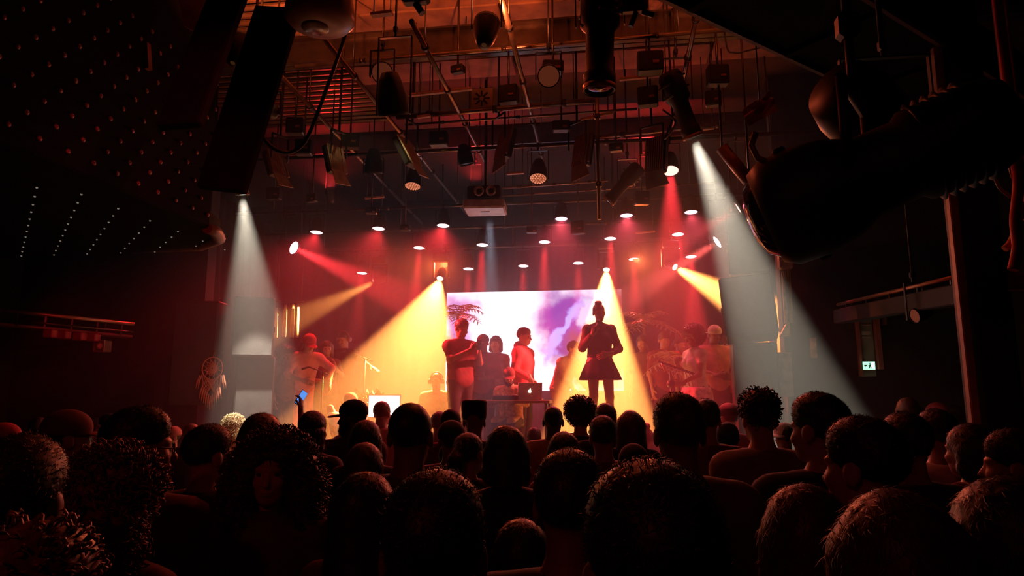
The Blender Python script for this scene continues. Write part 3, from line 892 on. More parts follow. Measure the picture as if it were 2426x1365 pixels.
# red fill uplights added above the second bar to redden the rig
for i, x in enumerate((-4.2, -1.9, .6)):
    p = Vector((x, 9.75, 4.95))
    par_lamp(p, (0, -.35, 1), 'small red fill uplight added above the second lighting bar, %s from the left' % ORD[i], (1, .04, .04), PW_UP_FILL * .35, 75, emit('face_fill_dull_red', (1, .2, .08), .08), bar=5.35, group='added red uplights', blend=1.0, rod=True, scale=.7)

# amber fill lamps added on the rear bar to rim the heads
for i, x in enumerate((-2.9, .55)):
    p = Vector((x, 12.0, 4.2))
    par_lamp(p, (.06, -1, -.27), 'small amber fill lamp added on the rear bar, %s of the screen' % ('left' if i == 0 else 'right'), (1, .17, .045), PW_RIM_FILL, 26, emit('face_fill_amber', (1, .35, .1), .6), bar=BARS[12.0], blend=.6, scale=.6, group='added amber audience lamps')
# ================================================================ LOUDSPEAKERS, WINGS, STAGE PROPS
GRILL = mat('speaker_grille', (.03, .026, .026), .6, bump=.4, bscale=200)
CAB = mat('speaker_cabinet', (.035, .03, .03), .5)
def cabinet(name, c, size, rot, label, rows=1, round_=False):
    t = thing(name, label, 'loudspeaker', c)
    t.rotation_euler = rot
    w, d, h = size
    MB().bbox((0, 0, 0), (w, d, h), .02).build('case', CAB, t)
    MB().bbox((0, -d / 2 - .008, 0), (w * .94, .016, h * .95), .006).build('grille', GRILL, t)
    for s in (-1, 1):
        MB().bbox((s * (w / 2 + .006), 0, 0), (.012, d * .4, .05), .003).build('handle', STEEL, t)
    return t
# hung stack at the right of the stage
def span(px0, px1, py0, py1, Y):
    a, b = pix(px0, (py0 + py1) / 2, Y), pix(px1, (py0 + py1) / 2, Y)
    c, d = pix((px0 + px1) / 2, py0, Y), pix((px0 + px1) / 2, py1, Y)
    return Vector(((a.x + b.x) / 2, Y, (c.z + d.z) / 2)), (b.x - a.x), (c.z - d.z)
c, w, h = span(1716, 1850, 655, 800, 8.0)
cabinet('hung_loudspeaker', c + Vector((0, .25, 0)), (w * .94, .5, h), (math.radians(-7), math.radians(-4), math.radians(-10)), 'grey lit lower loudspeaker hung right of the stage')
c, w, h = span(1735, 1832, 500, 646, 8.0)
cabinet('hung_loudspeaker', c + Vector((0, .3, 0)), (w, .5, h), (0, 0, math.radians(-10)), 'grey lit upper loudspeaker hung right of the stage')
c, w, h = span(1745, 1850, 812, 1010, 8.15)
cabinet('bass_speaker', Vector((c.x, 8.35, c.z - .35)), (w, .5, h + .7), (0, 0, math.radians(-6)), 'tall bass loudspeaker standing under the hung pair at right')
c, w, h = span(535, 622, 705, 848, 8.2)
cabinet('hung_loudspeaker', c + Vector((0, .25, 0)), (w, .5, h), (math.radians(-3), 0, math.radians(27)), 'brownish lit loudspeaker hung left of the stage')
c, w, h = span(538, 620, 844, 1000, 8.35)
cabinet('bass_speaker', Vector((c.x, 8.62, c.z - .5)), (w, .5, h + 1.0), (0, 0, math.radians(27)), 'tall bass loudspeaker standing under the hung one at left')
c, w, h = span(402, 500, 712, 960, 8.1)
cabinet('side_loudspeaker', c + Vector((0, .19, 0)), (w, .3, h), (0, 0, math.radians(8)), 'dark tall loudspeaker behind the dreamcatcher')
hang = MB()
# hoist added for the gold-lit gap, gold light put into its colour
hp = pix(1860, 700, 8.35)
t = thing('added_hoist', 'chain hoist with ropes added for the gold-lit gap right of the hung loudspeakers', 'hoist', hp)
GOLD_LIGHT = mat('hoist_gold_light', (.85, .5, .18), .5)
a, b = pix(1862, 640, 8.35) - hp, pix(1862, 765, 8.35) - hp
MB().bbox((a + b) / 2 + Vector((.02, .02, 0)), (.1, .03, (a - b).length), .008).build('rail', GOLD_LIGHT, t)
for k in range(4):
    x = -.06 + .03 * k
    MB().tube([a + Vector((x, -.02, 0)), (a + b) / 2 + Vector((x * .4 + .02, -.03, .1)), b + Vector((.03, -.02, 0))], .007, 6).build('rope', mat('rope_brown', (.25, .13, .07), .7), t)
q = pix(1858, 785, 8.35) - hp
MB().prism([q + Vector(v) for v in ((-.06, 0, -.06), (.06, 0, -.06), (.06, 0, .1), (.02, 0, .08))], (0, -.03, 0), (0, .03, 0)).build('hook_block', GOLD_LIGHT, t)
MB().bbox(a + Vector((0, 0, .12)), (.16, .14, .22), .02).build('motor', mat('motor_red', (.3, .08, .05), .5), t)
# leg curtain edge, pink light put into its colour, and lit panels at right
c0 = pix(1838, 870, 8.6)
pl = MB(); vs = []
path = [(1831, 805), (1834, 830), (1838, 850), (1831, 870), (1836, 890), (1840, 915), (1846, 950)]
for (x, y) in path:
    p = pix(x, y, 8.55); wv = .03 + .02 * math.sin(y * .05)
    vs += [p + Vector((-wv, 0, 0)), p + Vector((0, -.03, 0)), p + Vector((wv, 0, 0))]
pl.add(vs, [(i * 3 + k, i * 3 + k + 1, i * 3 + k + 4, i * 3 + k + 3) for i in range(len(path) - 1) for k in range(2)], True)
o = pl.build('cloth_strip', mat('pink_lit_cloth', (.7, .3, .24), .8), None, False); o.modifiers.new('thick', 'SOLIDIFY').thickness = .01
tag(o, 'wavy cloth strip with pink light painted in, hanging beside the bass loudspeaker', 'cloth')
for (x0, x1, y0, y1, Yq, cm, txt) in ((1920, 1935, 800, 848, 8.5, (.8, .35, .16), 'small orange lit panel on the right pier wall'),
                                      (1845, 1878, 835, 940, 8.52, (.4, .28, .24), 'brownish board leaning beside the cloth strip'),
                                      (1800, 1822, 608, 632, 8.4, (.6, .45, .35), 'little pale tag above the hung loudspeakers')):
    c, w, h = span(x0, x1, y0, y1, Yq)
    o = MB().bbox(c, (w, .04, h), .01).build('wall_panel', mat('panel_' + str(x0), cm, .6))
    tag(o, txt, 'panel')

# dreamcatcher
dp = pix(503, 873, 8.1)
S = 8.15 / FPX * 1.03
t = thing('dreamcatcher', 'orange macrame dreamcatcher with knotted fringe hanging at left', 'dreamcatcher', dp)
MAC = mat('macrame_cord', (.62, .2, .12), .9)
MB().tube([Vector((27 * S * math.cos(a), 0, 27 * S * math.sin(a))) for a in [2 * math.pi * k / 28 for k in range(29)]], .008, 6, False).build('hoop', MAC, t)
m = MB()
NP = 12
for k in range(NP):
    a0, a1, a2 = [2 * math.pi * (k + q) / NP for q in (0, .5, 1)]
    for ri, ro in ((14, 20), (7, 13), (3, 7)):
        m.tube([Vector((ri * S * math.cos(a0), 0, ri * S * math.sin(a0))), Vector((ro * S * math.cos(a1), 0, ro * S * math.sin(a1))), Vector((ri * S * math.cos(a2), 0, ri * S * math.sin(a2)))], .0065, 5)
    m.tube([Vector((20 * S * math.cos(a1), 0, 20 * S * math.sin(a1))), Vector((27 * S * math.cos(a1), 0, 27 * S * math.sin(a1)))], .004, 5)
m.lathe([(14 * S, 0), (13 * S, .006), (2 * S, .006)], 24, Matrix.Rotation(math.pi / 2, 4, 'X'), close=False)
m.build('web', MAC, t)
m = MB()
for k in range(-5, 6):
    for s in (-1, 1):
        x0 = k * 4.6 * S
        top = Vector((x0, 0, -math.sqrt(max(0, 27 ** 2 - (k * 4.6) ** 2)) * S))
        L = (78 - abs(k) * 6) * S
        x1 = max(-27 * S, min(27 * S, x0 + s * 26 * S))
        m.tube([top, Vector((x1 * .9, -.006 * s, top.z - L * .62))], .005, 5)
m.build('net', MAC, t)
for k in range(-7, 8):
    x = k * 4.4 * S
    top = Vector((x, 0, (-30 - (7 - abs(k)) * 5.2) * S if abs(k) < 6 else -16 * S))
    L = 34 * S
    f = MB().tube([top, top + Vector((k * .004, -.01, -L * .5)), top + Vector((k * .007, 0, -L))], [.006, .012, .002], 6).build('tassel', MAC, t)
MB().tube([(0, 0, 27 * S), (0, .02, 40 * S)], .003, 5).build('cord', MAC, t)

# left counter rail with red-lit cases and an old lamp
a, b = pix(-60, 728, 6.4), pix(318, 768, 7.6)
R = (b - a).normalized().to_track_quat('X', 'Z').to_matrix()
t = thing('gallery_shelf', 'red lit gallery shelf with handrail along the left wall', 'shelf', (a + b) / 2)
L = (b - a).length
t.rotation_euler = R.to_euler()
MB().tube([(-L / 2, 0, .0), (L / 2, 0, 0)], .022, 8).build('handrail', mat('rail_copper', (.55, .25, .15), .35, .6), t)
MB().bbox((0, .12, -.15), (L, .25, .03), .006).build('board', mat('shelf_red', (.3, .06, .06), .6), t)
MB().tube([(-L / 2, -.02, -.1), (L / 2, -.02, -.1)], .012, 8).build('lower_rail', STEEL, t)
for k in range(6):
    MB().box((-L / 2 + (k + .5) * L / 6, 0, -.08), (.02, .02, .16)).build('post', STEEL, t)
for k, px in enumerate((120, 152, 190, 222)):
    p = pix(px, 792, 6.4 + (px + 60) / 378 * 1.2); p.z = pix(px, 735 + px * .106, p.y).z - .21
    o = MB().bbox(p, (.12, .1, .09), .01).build('flight_case', mat('case_red', (.45, .05, .06), .5))
    tag(o, 'small red lit case slung below the gallery shelf, %s from the left' % ORD[k], 'case', 'cases under the gallery shelf')
p = pix(236, 820, 7.34)
t = thing('framed_lamp', 'square framed lamp hanging below the left gallery shelf', 'lamp', p)
MB().bbox((0, .06, 0), (.14, .12, .14), .01).build('case', mat('lamp_brown', (.2, .1, .07), .5), t)
fr = MB()
for s in (-1, 1): fr.box((s * .065, -.01, 0), (.012, .02, .14)); fr.box((0, -.01, s * .065), (.14, .02, .012))
fr.build('frame', mat('lamp_frame', (.5, .25, .15), .4, .5), t)
MB().lathe([(.04, 0), (.03, .025), (.001, .035)], 16, Matrix.Rotation(math.pi / 2, 4, 'X'), close=False).build('bulb', mat('lamp_glass', (.9, .55, .3), .2), t)
MB().tube([(0, .06, .06), (0, .06, .34)], .01, 6).build('hanger', STEEL, t)

# right gallery rail, lamp, doorway with exit sign
a, b = pix(1985, 722, 8.2), pix(2300, 648, 5.4)
R = (b - a).normalized().to_track_quat('X', 'Z').to_matrix()
t = thing('gallery_rail', 'thin orange lit gallery rail sloping up at the right wall', 'railing', (a + b) / 2); t.rotation_euler = R.to_euler()
L = (b - a).length
MB().tube([(-L / 2, 0, 0), (L / 2, 0, 0)], .02, 8).build('handrail', mat('rail_copper', (.55, .25, .15), .35, .6), t)
MB().bbox((0, 0, -.14), (L, .12, .16), .01).build('fascia_board', mat('board_maroon', (.02, .006, .008), .7), t)
for k in range(5): MB().box((-L / 2 + (k + .5) * L / 5, 0, -.04), (.02, .02, .08)).build('post', STEEL, t)
p = pix(2170, 748, 6.2); par_lamp(p, (-.9, -.25, -.25), 'old dim red lamp hanging under the right gallery rail', None, 0, 8, emit('face_dim_red', (1, .2, .1), .12), bar=p.z + .35, scale=.6, rod=True)
p = pix(2093, 755, 8.62)
tag(MB().bbox(p, (.07, .05, .15), .01).build('junction_box', mat('junction_copper', (.45, .2, .12), .5)), 'small copper junction box right of the exit doorway', 'junction box')
c, w, h = span(2040, 2074, 735, 892, 8.55)
dr = MB().bbox(c + Vector((0, .06, 0)), (w, .04, h), .006).build('door_1', mat('door_glass_grey', (.32, .33, .2), .5))
struct(dr, 'narrow pale green lit doorway at right')
j = MB()
j.box(c + Vector((w / 2 + .03, 0, .08)), (.05, .08, h)); j.box(c + Vector((-w / 2 - .02, .02, 0)), (.03, .06, h))
j.build('door_frame', mat('door_frame_red', (.5, .14, .08), .5), dr)
for (y, hh, cm) in ((747, 5, (.5, .4, .2)), (770, 3, (.5, .4, .35)), (789, 9, (.6, .58, .4)), (800, 4, (.65, .55, .4))):
    c2, w2, h2 = span(2040, 2062 if y > 760 else 2056, y - hh / 2, y + hh / 2, 8.58)
    MB().bbox(c2, (w2, .03, h2), .002).build('slat', mat('slat_%d' % y, cm, .5), dr)
c, w, h = span(2044, 2073, 857, 876, 8.53)
t = thing('exit_sign', 'small glowing green and white emergency exit sign in the right doorway', 'sign', c)
MB().bbox((0, 0.02, 0), (w * 1.06, .04, h * 1.1), .004).build('case', mat('sign_green_case', (.02, .3, .1), .5), t)
MB().box((0, -.002, 0), (w, .006, h)).build('panel', emit('sign_glow', (.42, 1.0, .62), 1.6), t)
g = MB()
# arrow, running figure and door pictogram
y_ = -.007
g.prism([Vector((x * w, y_, z * h)) for x, z in ((-.42, 0), (-.3, .22), (-.3, .08), (-.16, .08), (-.16, -.08), (-.3, -.08), (-.3, -.22))], (0, 0, 0), (0, -.002, 0))
g.prism([Vector((x * w, y_, z * h)) for x, z in ((-.05, -.36), (.02, -.36), (.08, -.1), (.13, -.36), (.2, -.36), (.12, .05), (.18, .12), (.1, .16), (.02, .1), (-.06, .06), (-.06, 0), (.02, 0))], (0, 0, 0), (0, -.002, 0))
g.lathe([(.05 * w, 0), (.001, 0.002)], 10, Matrix.Translation((.08 * w, y_ - .001, .28 * h)) @ Matrix.Rotation(math.pi / 2, 4, 'X'), close=False)
g.build('pictogram', mat('sign_dark_green', (.01, .25, .1), .5), t)
g = MB(); g.box((.3 * w, y_ + .001, 0), (.18 * w, .004, .7 * h)); g.build('door_pictogram', emit('sign_white', (.9, 1, .9), 2.0), t)
# green glowing slit at far right
a, b = pix(2383, 790, 4.6), pix(2392, 872, 4.6)
o = MB().tube([a, b], .007, 6).build('light_strip', emit('green_strip', (.12, .55, .02), .6))
tag(o, 'thin green light strip right of the steel column', 'light strip')
struct(MB().bbox(((a + b) / 2) + Vector((.02, .08, 0)), (.14, .06, 1.4), .01).build('door_2', mat('door_dark', (.02, .02, .03), .6)), 'dark door behind the green light strip')
tag(MB().bbox(pix(2412, 668, 4.4), (.3, .12, .1), .02).build('wall_heater', mat('heater_red', (.5, .04, .06), .5)), 'red lit heater bar at the right edge beneath the straps', 'heater')

# ---- on the stage -----------------------------------------------------------
ST = 1.0
# singer's riser
p = pix(1420, 800, 9.35)
SINGX = p.x
rs = thing('stage_riser', 'low black riser under the singer', 'riser', (SINGX, 9.58, ST))
MB().bbox((0, 0, .15), (1.2, .9, .3), .01).build('deck', DECK, rs)
for s in (-1, 1): MB().box((s * .56, 0, .285), (.03, .88, .03)).build('edge_trim', STEEL, rs)
# dj table, laptop, controller
tp = pix(1228, 948, 9.0)
dj = thing('dj_table', 'small table carrying the laptop at the stage front', 'table', (tp.x - .05, 9.05, ST))
TOPZ = tp.z - ST
MB().bbox((0, 0, TOPZ - .02), (.95, .5, .04), .008).build('tabletop', mat('table_wood', (.3, .16, .08), .5), dj)
for sx in (-1, 1):
    for sy in (-1, 1):
        MB().box((sx * .43, sy * .2, (TOPZ - .04) / 2), (.04, .04, TOPZ - .04)).build('leg', STEEL, dj)
c, w, h = span(1226, 1284, 906, 948, 8.95)
lp = thing('laptop', 'silver laptop with a glowing fruit emblem on its lid', 'laptop', (c.x, 8.95, ST + TOPZ))
SILV = mat('laptop_silver', (.72, .6, .45), .35, .3)
Rl = Matrix.Rotation(math.radians(-12), 3, 'X')
MB().bbox((0, .12, .01), (w, .23, .016), .004).build('base', SILV, lp)
lid = MB().bbox(Rl @ Vector((0, 0, h / 2)), (w, .01, h * 1.02), .004, Rl).build('lid', SILV, lp)
ap = []
for k in range(24):
    a = 2 * math.pi * k / 24
    r = .021 * (1 + .1 * math.cos(2 * a) - .16 * max(0, math.cos(a - math.pi / 2)) ** 8)
    if abs(a) < .55 or a > 2 * math.pi - .55: r *= .78
    ap.append(Rl @ Vector((r * math.cos(a), -.0075, h / 2 + r * math.sin(a) * 1.08)))
m = MB().prism(ap, (0, 0, 0), (0, -.002, 0))
lf = [Rl @ Vector((.004 + .008 * math.cos(a) * 1.0, -.0075, h / 2 + .03 + .011 * math.sin(a))) for a in [2 * math.pi * k / 10 for k in range(10)]]
m.prism(lf, (0, 0, 0), (0, -.002, 0))
m.build('emblem', emit('emblem_glow', (1, .95, .7), 3.0), lp)
ct = thing('dj_controller', 'dark mixing controller with round jog wheels on the table', 'controller', (c.x - .32, 9.0, ST + TOPZ))
MB().bbox((0, 0, .03), (.34, .28, .06), .01).build('case', BLACK, ct)
for s in (-1, 1): MB().lathe([(.06, .06), (.058, .072), (.02, .072), (.001, .07)], 18, Matrix.Translation((s * .09, 0, 0)), close=False).build('jog_wheel', mat('jog_metal', (.5, .4, .3), .3, .5), ct)
for k in range(6): MB().bbox((-.05 + .02 * k, -.1, .066), (.012, .012, .014), .003).build('knob', mat('jog_metal', (.5, .4, .3), .3, .5), ct)
# headphones lying on the table front
hp_ = pix(1255, 975, 8.85)
# bright monitor at left
c, w, h = span(874, 946, 938, 988, 8.9)
mo = thing('white_monitor', 'glowing white monitor standing among plants at stage left', 'monitor', c)
MB().bbox((0, .02, 0), (w + .03, .03, h + .03), .006).build('case', SILV, mo)
MB().box((0, -.0, 0), (w, .012, h)).build('panel', emit('monitor_white', (1.0, .97, .95), 2.2), mo)
MB().tube([(0, .03, -h / 2), (0, .05, -(c.z - ST) + .02)], .018, 8).build('stand', STEEL, mo)
MB().lathe([(.14, 0), (.14, .012), (.03, .02)], 18, Matrix.Translation((0, .05, -(c.z - ST)))).build('foot', STEEL, mo)
# plants
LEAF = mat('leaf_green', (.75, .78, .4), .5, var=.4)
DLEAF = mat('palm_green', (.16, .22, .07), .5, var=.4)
def leaf_mesh(L, w, name='leaf', bend=.25):
    m = MB(); vs = []; n = 5
    for i in range(n + 1):
        u = i / n
        ww = w * math.sin(math.pi * min(.98, u * .9 + .08)) ** .8
        z = L * u * (1 - bend * u) ; y = L * bend * u * u
        vs += [(-ww, y, z), (0, y - .15 * w, z), (ww, y, z)]
    m.add(vs, [(i * 3 + k, i * 3 + k + 1, i * 3 + k + 4, i * 3 + k + 3) for i in range(n) for k in range(2)], True)
    me = m.mesh(name)
    return me
def pot(t, r, h, m):
    MB().lathe([(r * .7, 0), (r, h), (r * 1.08, h), (r * 1.08, h + .03), (r * .9, h + .03), (r * .88, h - .02), (.001, h - .02)], 20, close=False).build('pot', m, t)
POT = mat('pot_clay', (.35, .16, .1), .7)
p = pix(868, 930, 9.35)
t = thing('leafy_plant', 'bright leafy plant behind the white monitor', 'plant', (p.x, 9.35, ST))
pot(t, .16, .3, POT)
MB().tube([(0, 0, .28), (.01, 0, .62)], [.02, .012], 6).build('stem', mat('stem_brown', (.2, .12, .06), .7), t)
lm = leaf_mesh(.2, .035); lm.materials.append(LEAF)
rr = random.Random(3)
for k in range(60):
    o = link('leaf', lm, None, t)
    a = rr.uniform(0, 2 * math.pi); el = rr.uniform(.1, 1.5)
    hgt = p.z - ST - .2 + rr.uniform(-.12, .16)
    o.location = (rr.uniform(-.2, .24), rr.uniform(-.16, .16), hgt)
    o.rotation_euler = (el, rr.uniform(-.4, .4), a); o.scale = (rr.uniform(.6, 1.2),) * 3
def palm(px, py, Y, base, label, m, nf=12, L=.8, seed=1, lean=0):
    p = pix(px, py, Y)
    t = thing('potted_palm', label, 'plant', (p.x, Y, base))
    pot(t, .18, .34, POT)
    H = p.z - base
    MB().tube([(0, 0, .3), (.03, 0, H * .6), (0, 0, H)], [.05, .04, .03], 8).build('trunk', mat('stem_brown', (.2, .12, .06), .7), t)
    q = random.Random(seed)
    for k in range(nf):
        a = 2 * math.pi * k / nf + q.uniform(-.2, .2)
        el = q.uniform(.15, 1.0)
        pts = []
        for i in range(9):
            u = i / 8
            r_ = L * u * math.cos(el * (1 - u * .3)); z_ = H + L * (math.sin(el) * u - .55 * u * u)
            pts.append(Vector((r_ * math.cos(a) + lean * u, r_ * math.sin(a), z_)))
        f = MB().tube(pts, [.008] * 8 + [.002], 4)
        side = Vector((-math.sin(a), math.cos(a), 0))
        for i in range(1, 9):
            for s in (-1, 1):
                b0 = pts[i]; tip = b0 + side * s * .2 * math.sin(math.pi * (i + 1) / 10.5) + (pts[i] - pts[i - 1]) * .8 + Vector((0, 0, -.05))
                dv = (pts[i] - pts[i - 1]).normalized() * .012
                f.add([b0 - dv, b0 + dv, (b0 + tip) / 2 + dv * 1.3 + Vector((0, 0, .01)), tip, (b0 + tip) / 2 - dv * 1.3 + Vector((0, 0, .01))], [(0, 1, 2, 3, 4)])
        f.build('frond', m, t, False)
    return t
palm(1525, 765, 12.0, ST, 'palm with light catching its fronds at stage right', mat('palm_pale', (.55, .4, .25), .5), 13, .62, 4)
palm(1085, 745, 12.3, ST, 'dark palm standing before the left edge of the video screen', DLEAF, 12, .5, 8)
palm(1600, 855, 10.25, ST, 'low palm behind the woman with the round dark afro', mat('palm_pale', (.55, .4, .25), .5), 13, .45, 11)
# bar chimes at right
p = pix(1588, 872, 9.0)
t = thing('bar_chimes', 'row of bright chime rods leaning at stage right', 'chimes', (p.x, 9.0, ST))
MB().tube([(0, 0, 0), (0, 0, p.z - ST)], .014, 8).build('stand', STEEL, t)
MB().bbox((0.08, 0, p.z - ST), (.5, .03, .03), .005, Matrix.Rotation(.35, 3, 'Y')).build('bar', BLACK, t)
for k in range(9):
    x = -.12 + .05 * k
    MB().tube([(x, -.01, p.z - ST - .36 * (x - .08)), (x + .05, -.02, p.z - ST - .36 * (x - .08) - .12 - .012 * k)], .007, 6).build('rod', mat('chime_metal', (.85, .6, .5), .25, .7), t)
MB().lathe([(.2, 0), (.2, .015), (.02, .03)], 14).build('foot', BLACK, t)
# draped stand at right
p = pix(1650, 918, 8.88)
t = thing('draped_stand', 'stand draped in pink floral cloth at stage right', 'stand', (p.x, 8.88, ST))
HH = p.z - ST
vs, fs = [], []; nn = 28
for j, (r, z) in enumerate(((.02, HH), (.17, HH), (.19, HH - .05), (.22, HH * .5), (.26, .03))):
    for k in range(nn):
        a = 2 * math.pi * k / nn; rr_ = r * (1 + (.09 * j / 4) * math.sin(a * 7 + j * .4))
        vs.append((rr_ * math.cos(a), rr_ * math.sin(a), z))
for j in range(4):
    for k in range(nn): fs.append((j * nn + k, j * nn + (k + 1) % nn, (j + 1) * nn + (k + 1) % nn, (j + 1) * nn + k))
fs.append(tuple(range(nn)))
MB().add(vs, fs, True).build('cloth', mat('floral_cloth', (.75, .4, .38), .8, var=.6, scale=14), t)
MB().tube([(0, 0, 0), (0, 0, HH - .01)], .02, 8).build('post', STEEL, t)
# wedges and mic stands
for (px, Y, txt) in ((1345, 8.87, 'black stage monitor wedge between the laptop table and the riser'), (1520, 8.87, 'black stage monitor wedge right of the riser'), (1000, 8.95, 'black stage monitor wedge left of the laptop table')):
    p = pix(px, 1000, Y)
    t = thing('monitor_wedge', txt, 'loudspeaker', (p.x, Y, ST))
    MB().prism([(-.25, -.2, 0), (-.25, .2, 0), (-.25, .2, .12), (-.25, -.1, .34), (-.25, -.2, .3)], (0, 0, 0), (.5, 0, 0)).build('case', CAB, t)
    MB().prism([(-.23, .2, .135), (-.23, -.09, .35), (-.23, -.085, .355), (-.23, .205, .14)], (0, 0, 0), (.46, 0, 0)).build('grille', GRILL, t)
def micstand(px, py, Y, txt, boom=(-.25, 0, .1)):
    p = pix(px, py, Y)
    t = thing('microphone_stand', txt, 'microphone stand', (p.x, Y, ST))
    H = p.z - ST
    MB().tube([(0, 0, .02), (0, 0, H)], .011, 8).build('pole', STEEL, t)
    MB().tube([(-boom[0] * .4, 0, H - .04), (boom[0], boom[1], H + boom[2])], .008, 6).build('boom', STEEL, t)
    e = Vector((boom[0], boom[1], H + boom[2]))
    mc = MB().tube([e, e + Vector((boom[0] * .5, 0, -.03))], [.012, .016], 8).build('microphone', BLACK, t)
    for k in range(3):
        a = 2 * math.pi * k / 3
        MB().tube([(0, 0, .1), (.26 * math.cos(a), .26 * math.sin(a), .012)], .009, 6).build('leg', STEEL, t)
micstand(865, 850, 9.75, 'boom microphone stand before the pointing man', (-.3, 0, .12))
micstand(765, 880, 8.85, 'boom microphone stand before the man in the red cap', (-.2, 0, .06))
# ================================================================ PEOPLE
def V(*a): return np.array(a, dtype=np.float64)
def sdf_mesh(prims, h, clips=(), noise=None, cut=()):
    """surface of a smooth union of rounded cones and ellipsoids (surface nets); prims: ('c', a, b, r1, r2, k) or ('e', c, r, R, k)"""
    lo = np.full(3, 1e9); hi = -lo
    boxes = []
    for p in prims:
        if p[0] == 'c':
            a, b = np.minimum(p[1], p[2]), np.maximum(p[1], p[2]); rr = max(p[3], p[4])
            a, b = a - rr, b + rr
        else:
            rr = np.max(p[2]); a, b = p[1] - rr, p[1] + rr
            if p[3] is None: a, b = p[1] - p[2], p[1] + p[2]
        boxes.append((a, b)); lo = np.minimum(lo, a); hi = np.maximum(hi, b)
    pad = 3 * h + (0.02 if noise else 0)
    lo, hi = lo - pad, hi + pad
    n = np.ceil((hi - lo) / h).astype(int) + 1
    ax = [lo[i] + h * np.arange(n[i]) for i in range(3)]
    F = np.full(n, 1.0)
    for p, (a, b) in zip(prims, boxes):
        k = p[-1]
        m = k + 3 * h + (0.02 if noise else 0)
        i0 = np.maximum(0, np.floor((a - m - lo) / h).astype(int)); i1 = np.minimum(n, np.ceil((b + m - lo) / h).astype(int) + 1)
        X = ax[0][i0[0]:i1[0], None, None]; Y = ax[1][None, i0[1]:i1[1], None]; Z = ax[2][None, None, i0[2]:i1[2]]
        if p[0] == 'c':
            A, B, r1, r2 = p[1:5]
            d = B - A; L2 = max(1e-9, d @ d)
            t = np.clip(((X - A[0]) * d[0] + (Y - A[1]) * d[1] + (Z - A[2]) * d[2]) / L2, 0, 1)
            D = np.sqrt((X - A[0] - t * d[0]) ** 2 + (Y - A[1] - t * d[1]) ** 2 + (Z - A[2] - t * d[2]) ** 2) - (r1 + (r2 - r1) * t)
        else:
            c, r, R = p[1:4]
            x, y, z = X - c[0], Y - c[1], Z - c[2]
            if R is not None:
                x, y, z = (x * R[0][0] + y * R[1][0] + z * R[2][0], x * R[0][1] + y * R[1][1] + z * R[2][1], x * R[0][2] + y * R[1][2] + z * R[2][2])
            q = np.sqrt((x / r[0]) ** 2 + (y / r[1]) ** 2 + (z / r[2]) ** 2)
            g = np.sqrt((x / r[0] ** 2) ** 2 + (y / r[1] ** 2) ** 2 + (z / r[2] ** 2) ** 2) + 1e-9
            D = q * (q - 1) / g
        S = F[i0[0]:i1[0], i0[1]:i1[1], i0[2]:i1[2]]
        if k <= 0:
            np.minimum(S, D, out=S)
        else:
            hh = np.clip(.5 + .5 * (S - D) / k, 0, 1)
            S[...] = S * (1 - hh) + D * hh - k * hh * (1 - hh)
    X, Y, Z = ax[0][:, None, None], ax[1][None, :, None], ax[2][None, None, :]
    if noise:
        amp, wl, seed = noise
        f = 2 * math.pi / wl
        F += amp * (np.sin(X * f + seed + 1.3 * np.sin(Z * f * .6)) * np.sin(Y * f + 2 * seed + 1.1 * np.sin(X * f * .7)) * np.sin(Z * f * 1.1 + 3 * seed + np.sin(Y * f * .5)))
        F += amp * .5 * (np.sin(X * f * 2.3 + 1 + np.sin(Y * f)) * np.sin(Z * f * 2.1 + 2 + np.sin(X * f)))
    for (nx, ny, nz, c) in clips:                 # keep n.p < c
        F = np.maximum(F, X * nx + Y * ny + Z * nz - c)
    for p in cut:                                 # ellipsoid cut away
        c, r = p
        q = np.sqrt(((X - c[0]) / r[0]) ** 2 + ((Y - c[1]) / r[1]) ** 2 + ((Z - c[2]) / r[2]) ** 2)
        F = np.maximum(F, (1 - q) * min(r))
    return nets(F, lo, h)
_CORN = [(i, j, k) for i in (0, 1) for j in (0, 1) for k in (0, 1)]
_EDG = [(a, b) for a in range(8) for b in range(a + 1, 8) if sum(abs(_CORN[a][q] - _CORN[b][q]) for q in range(3)) == 1]
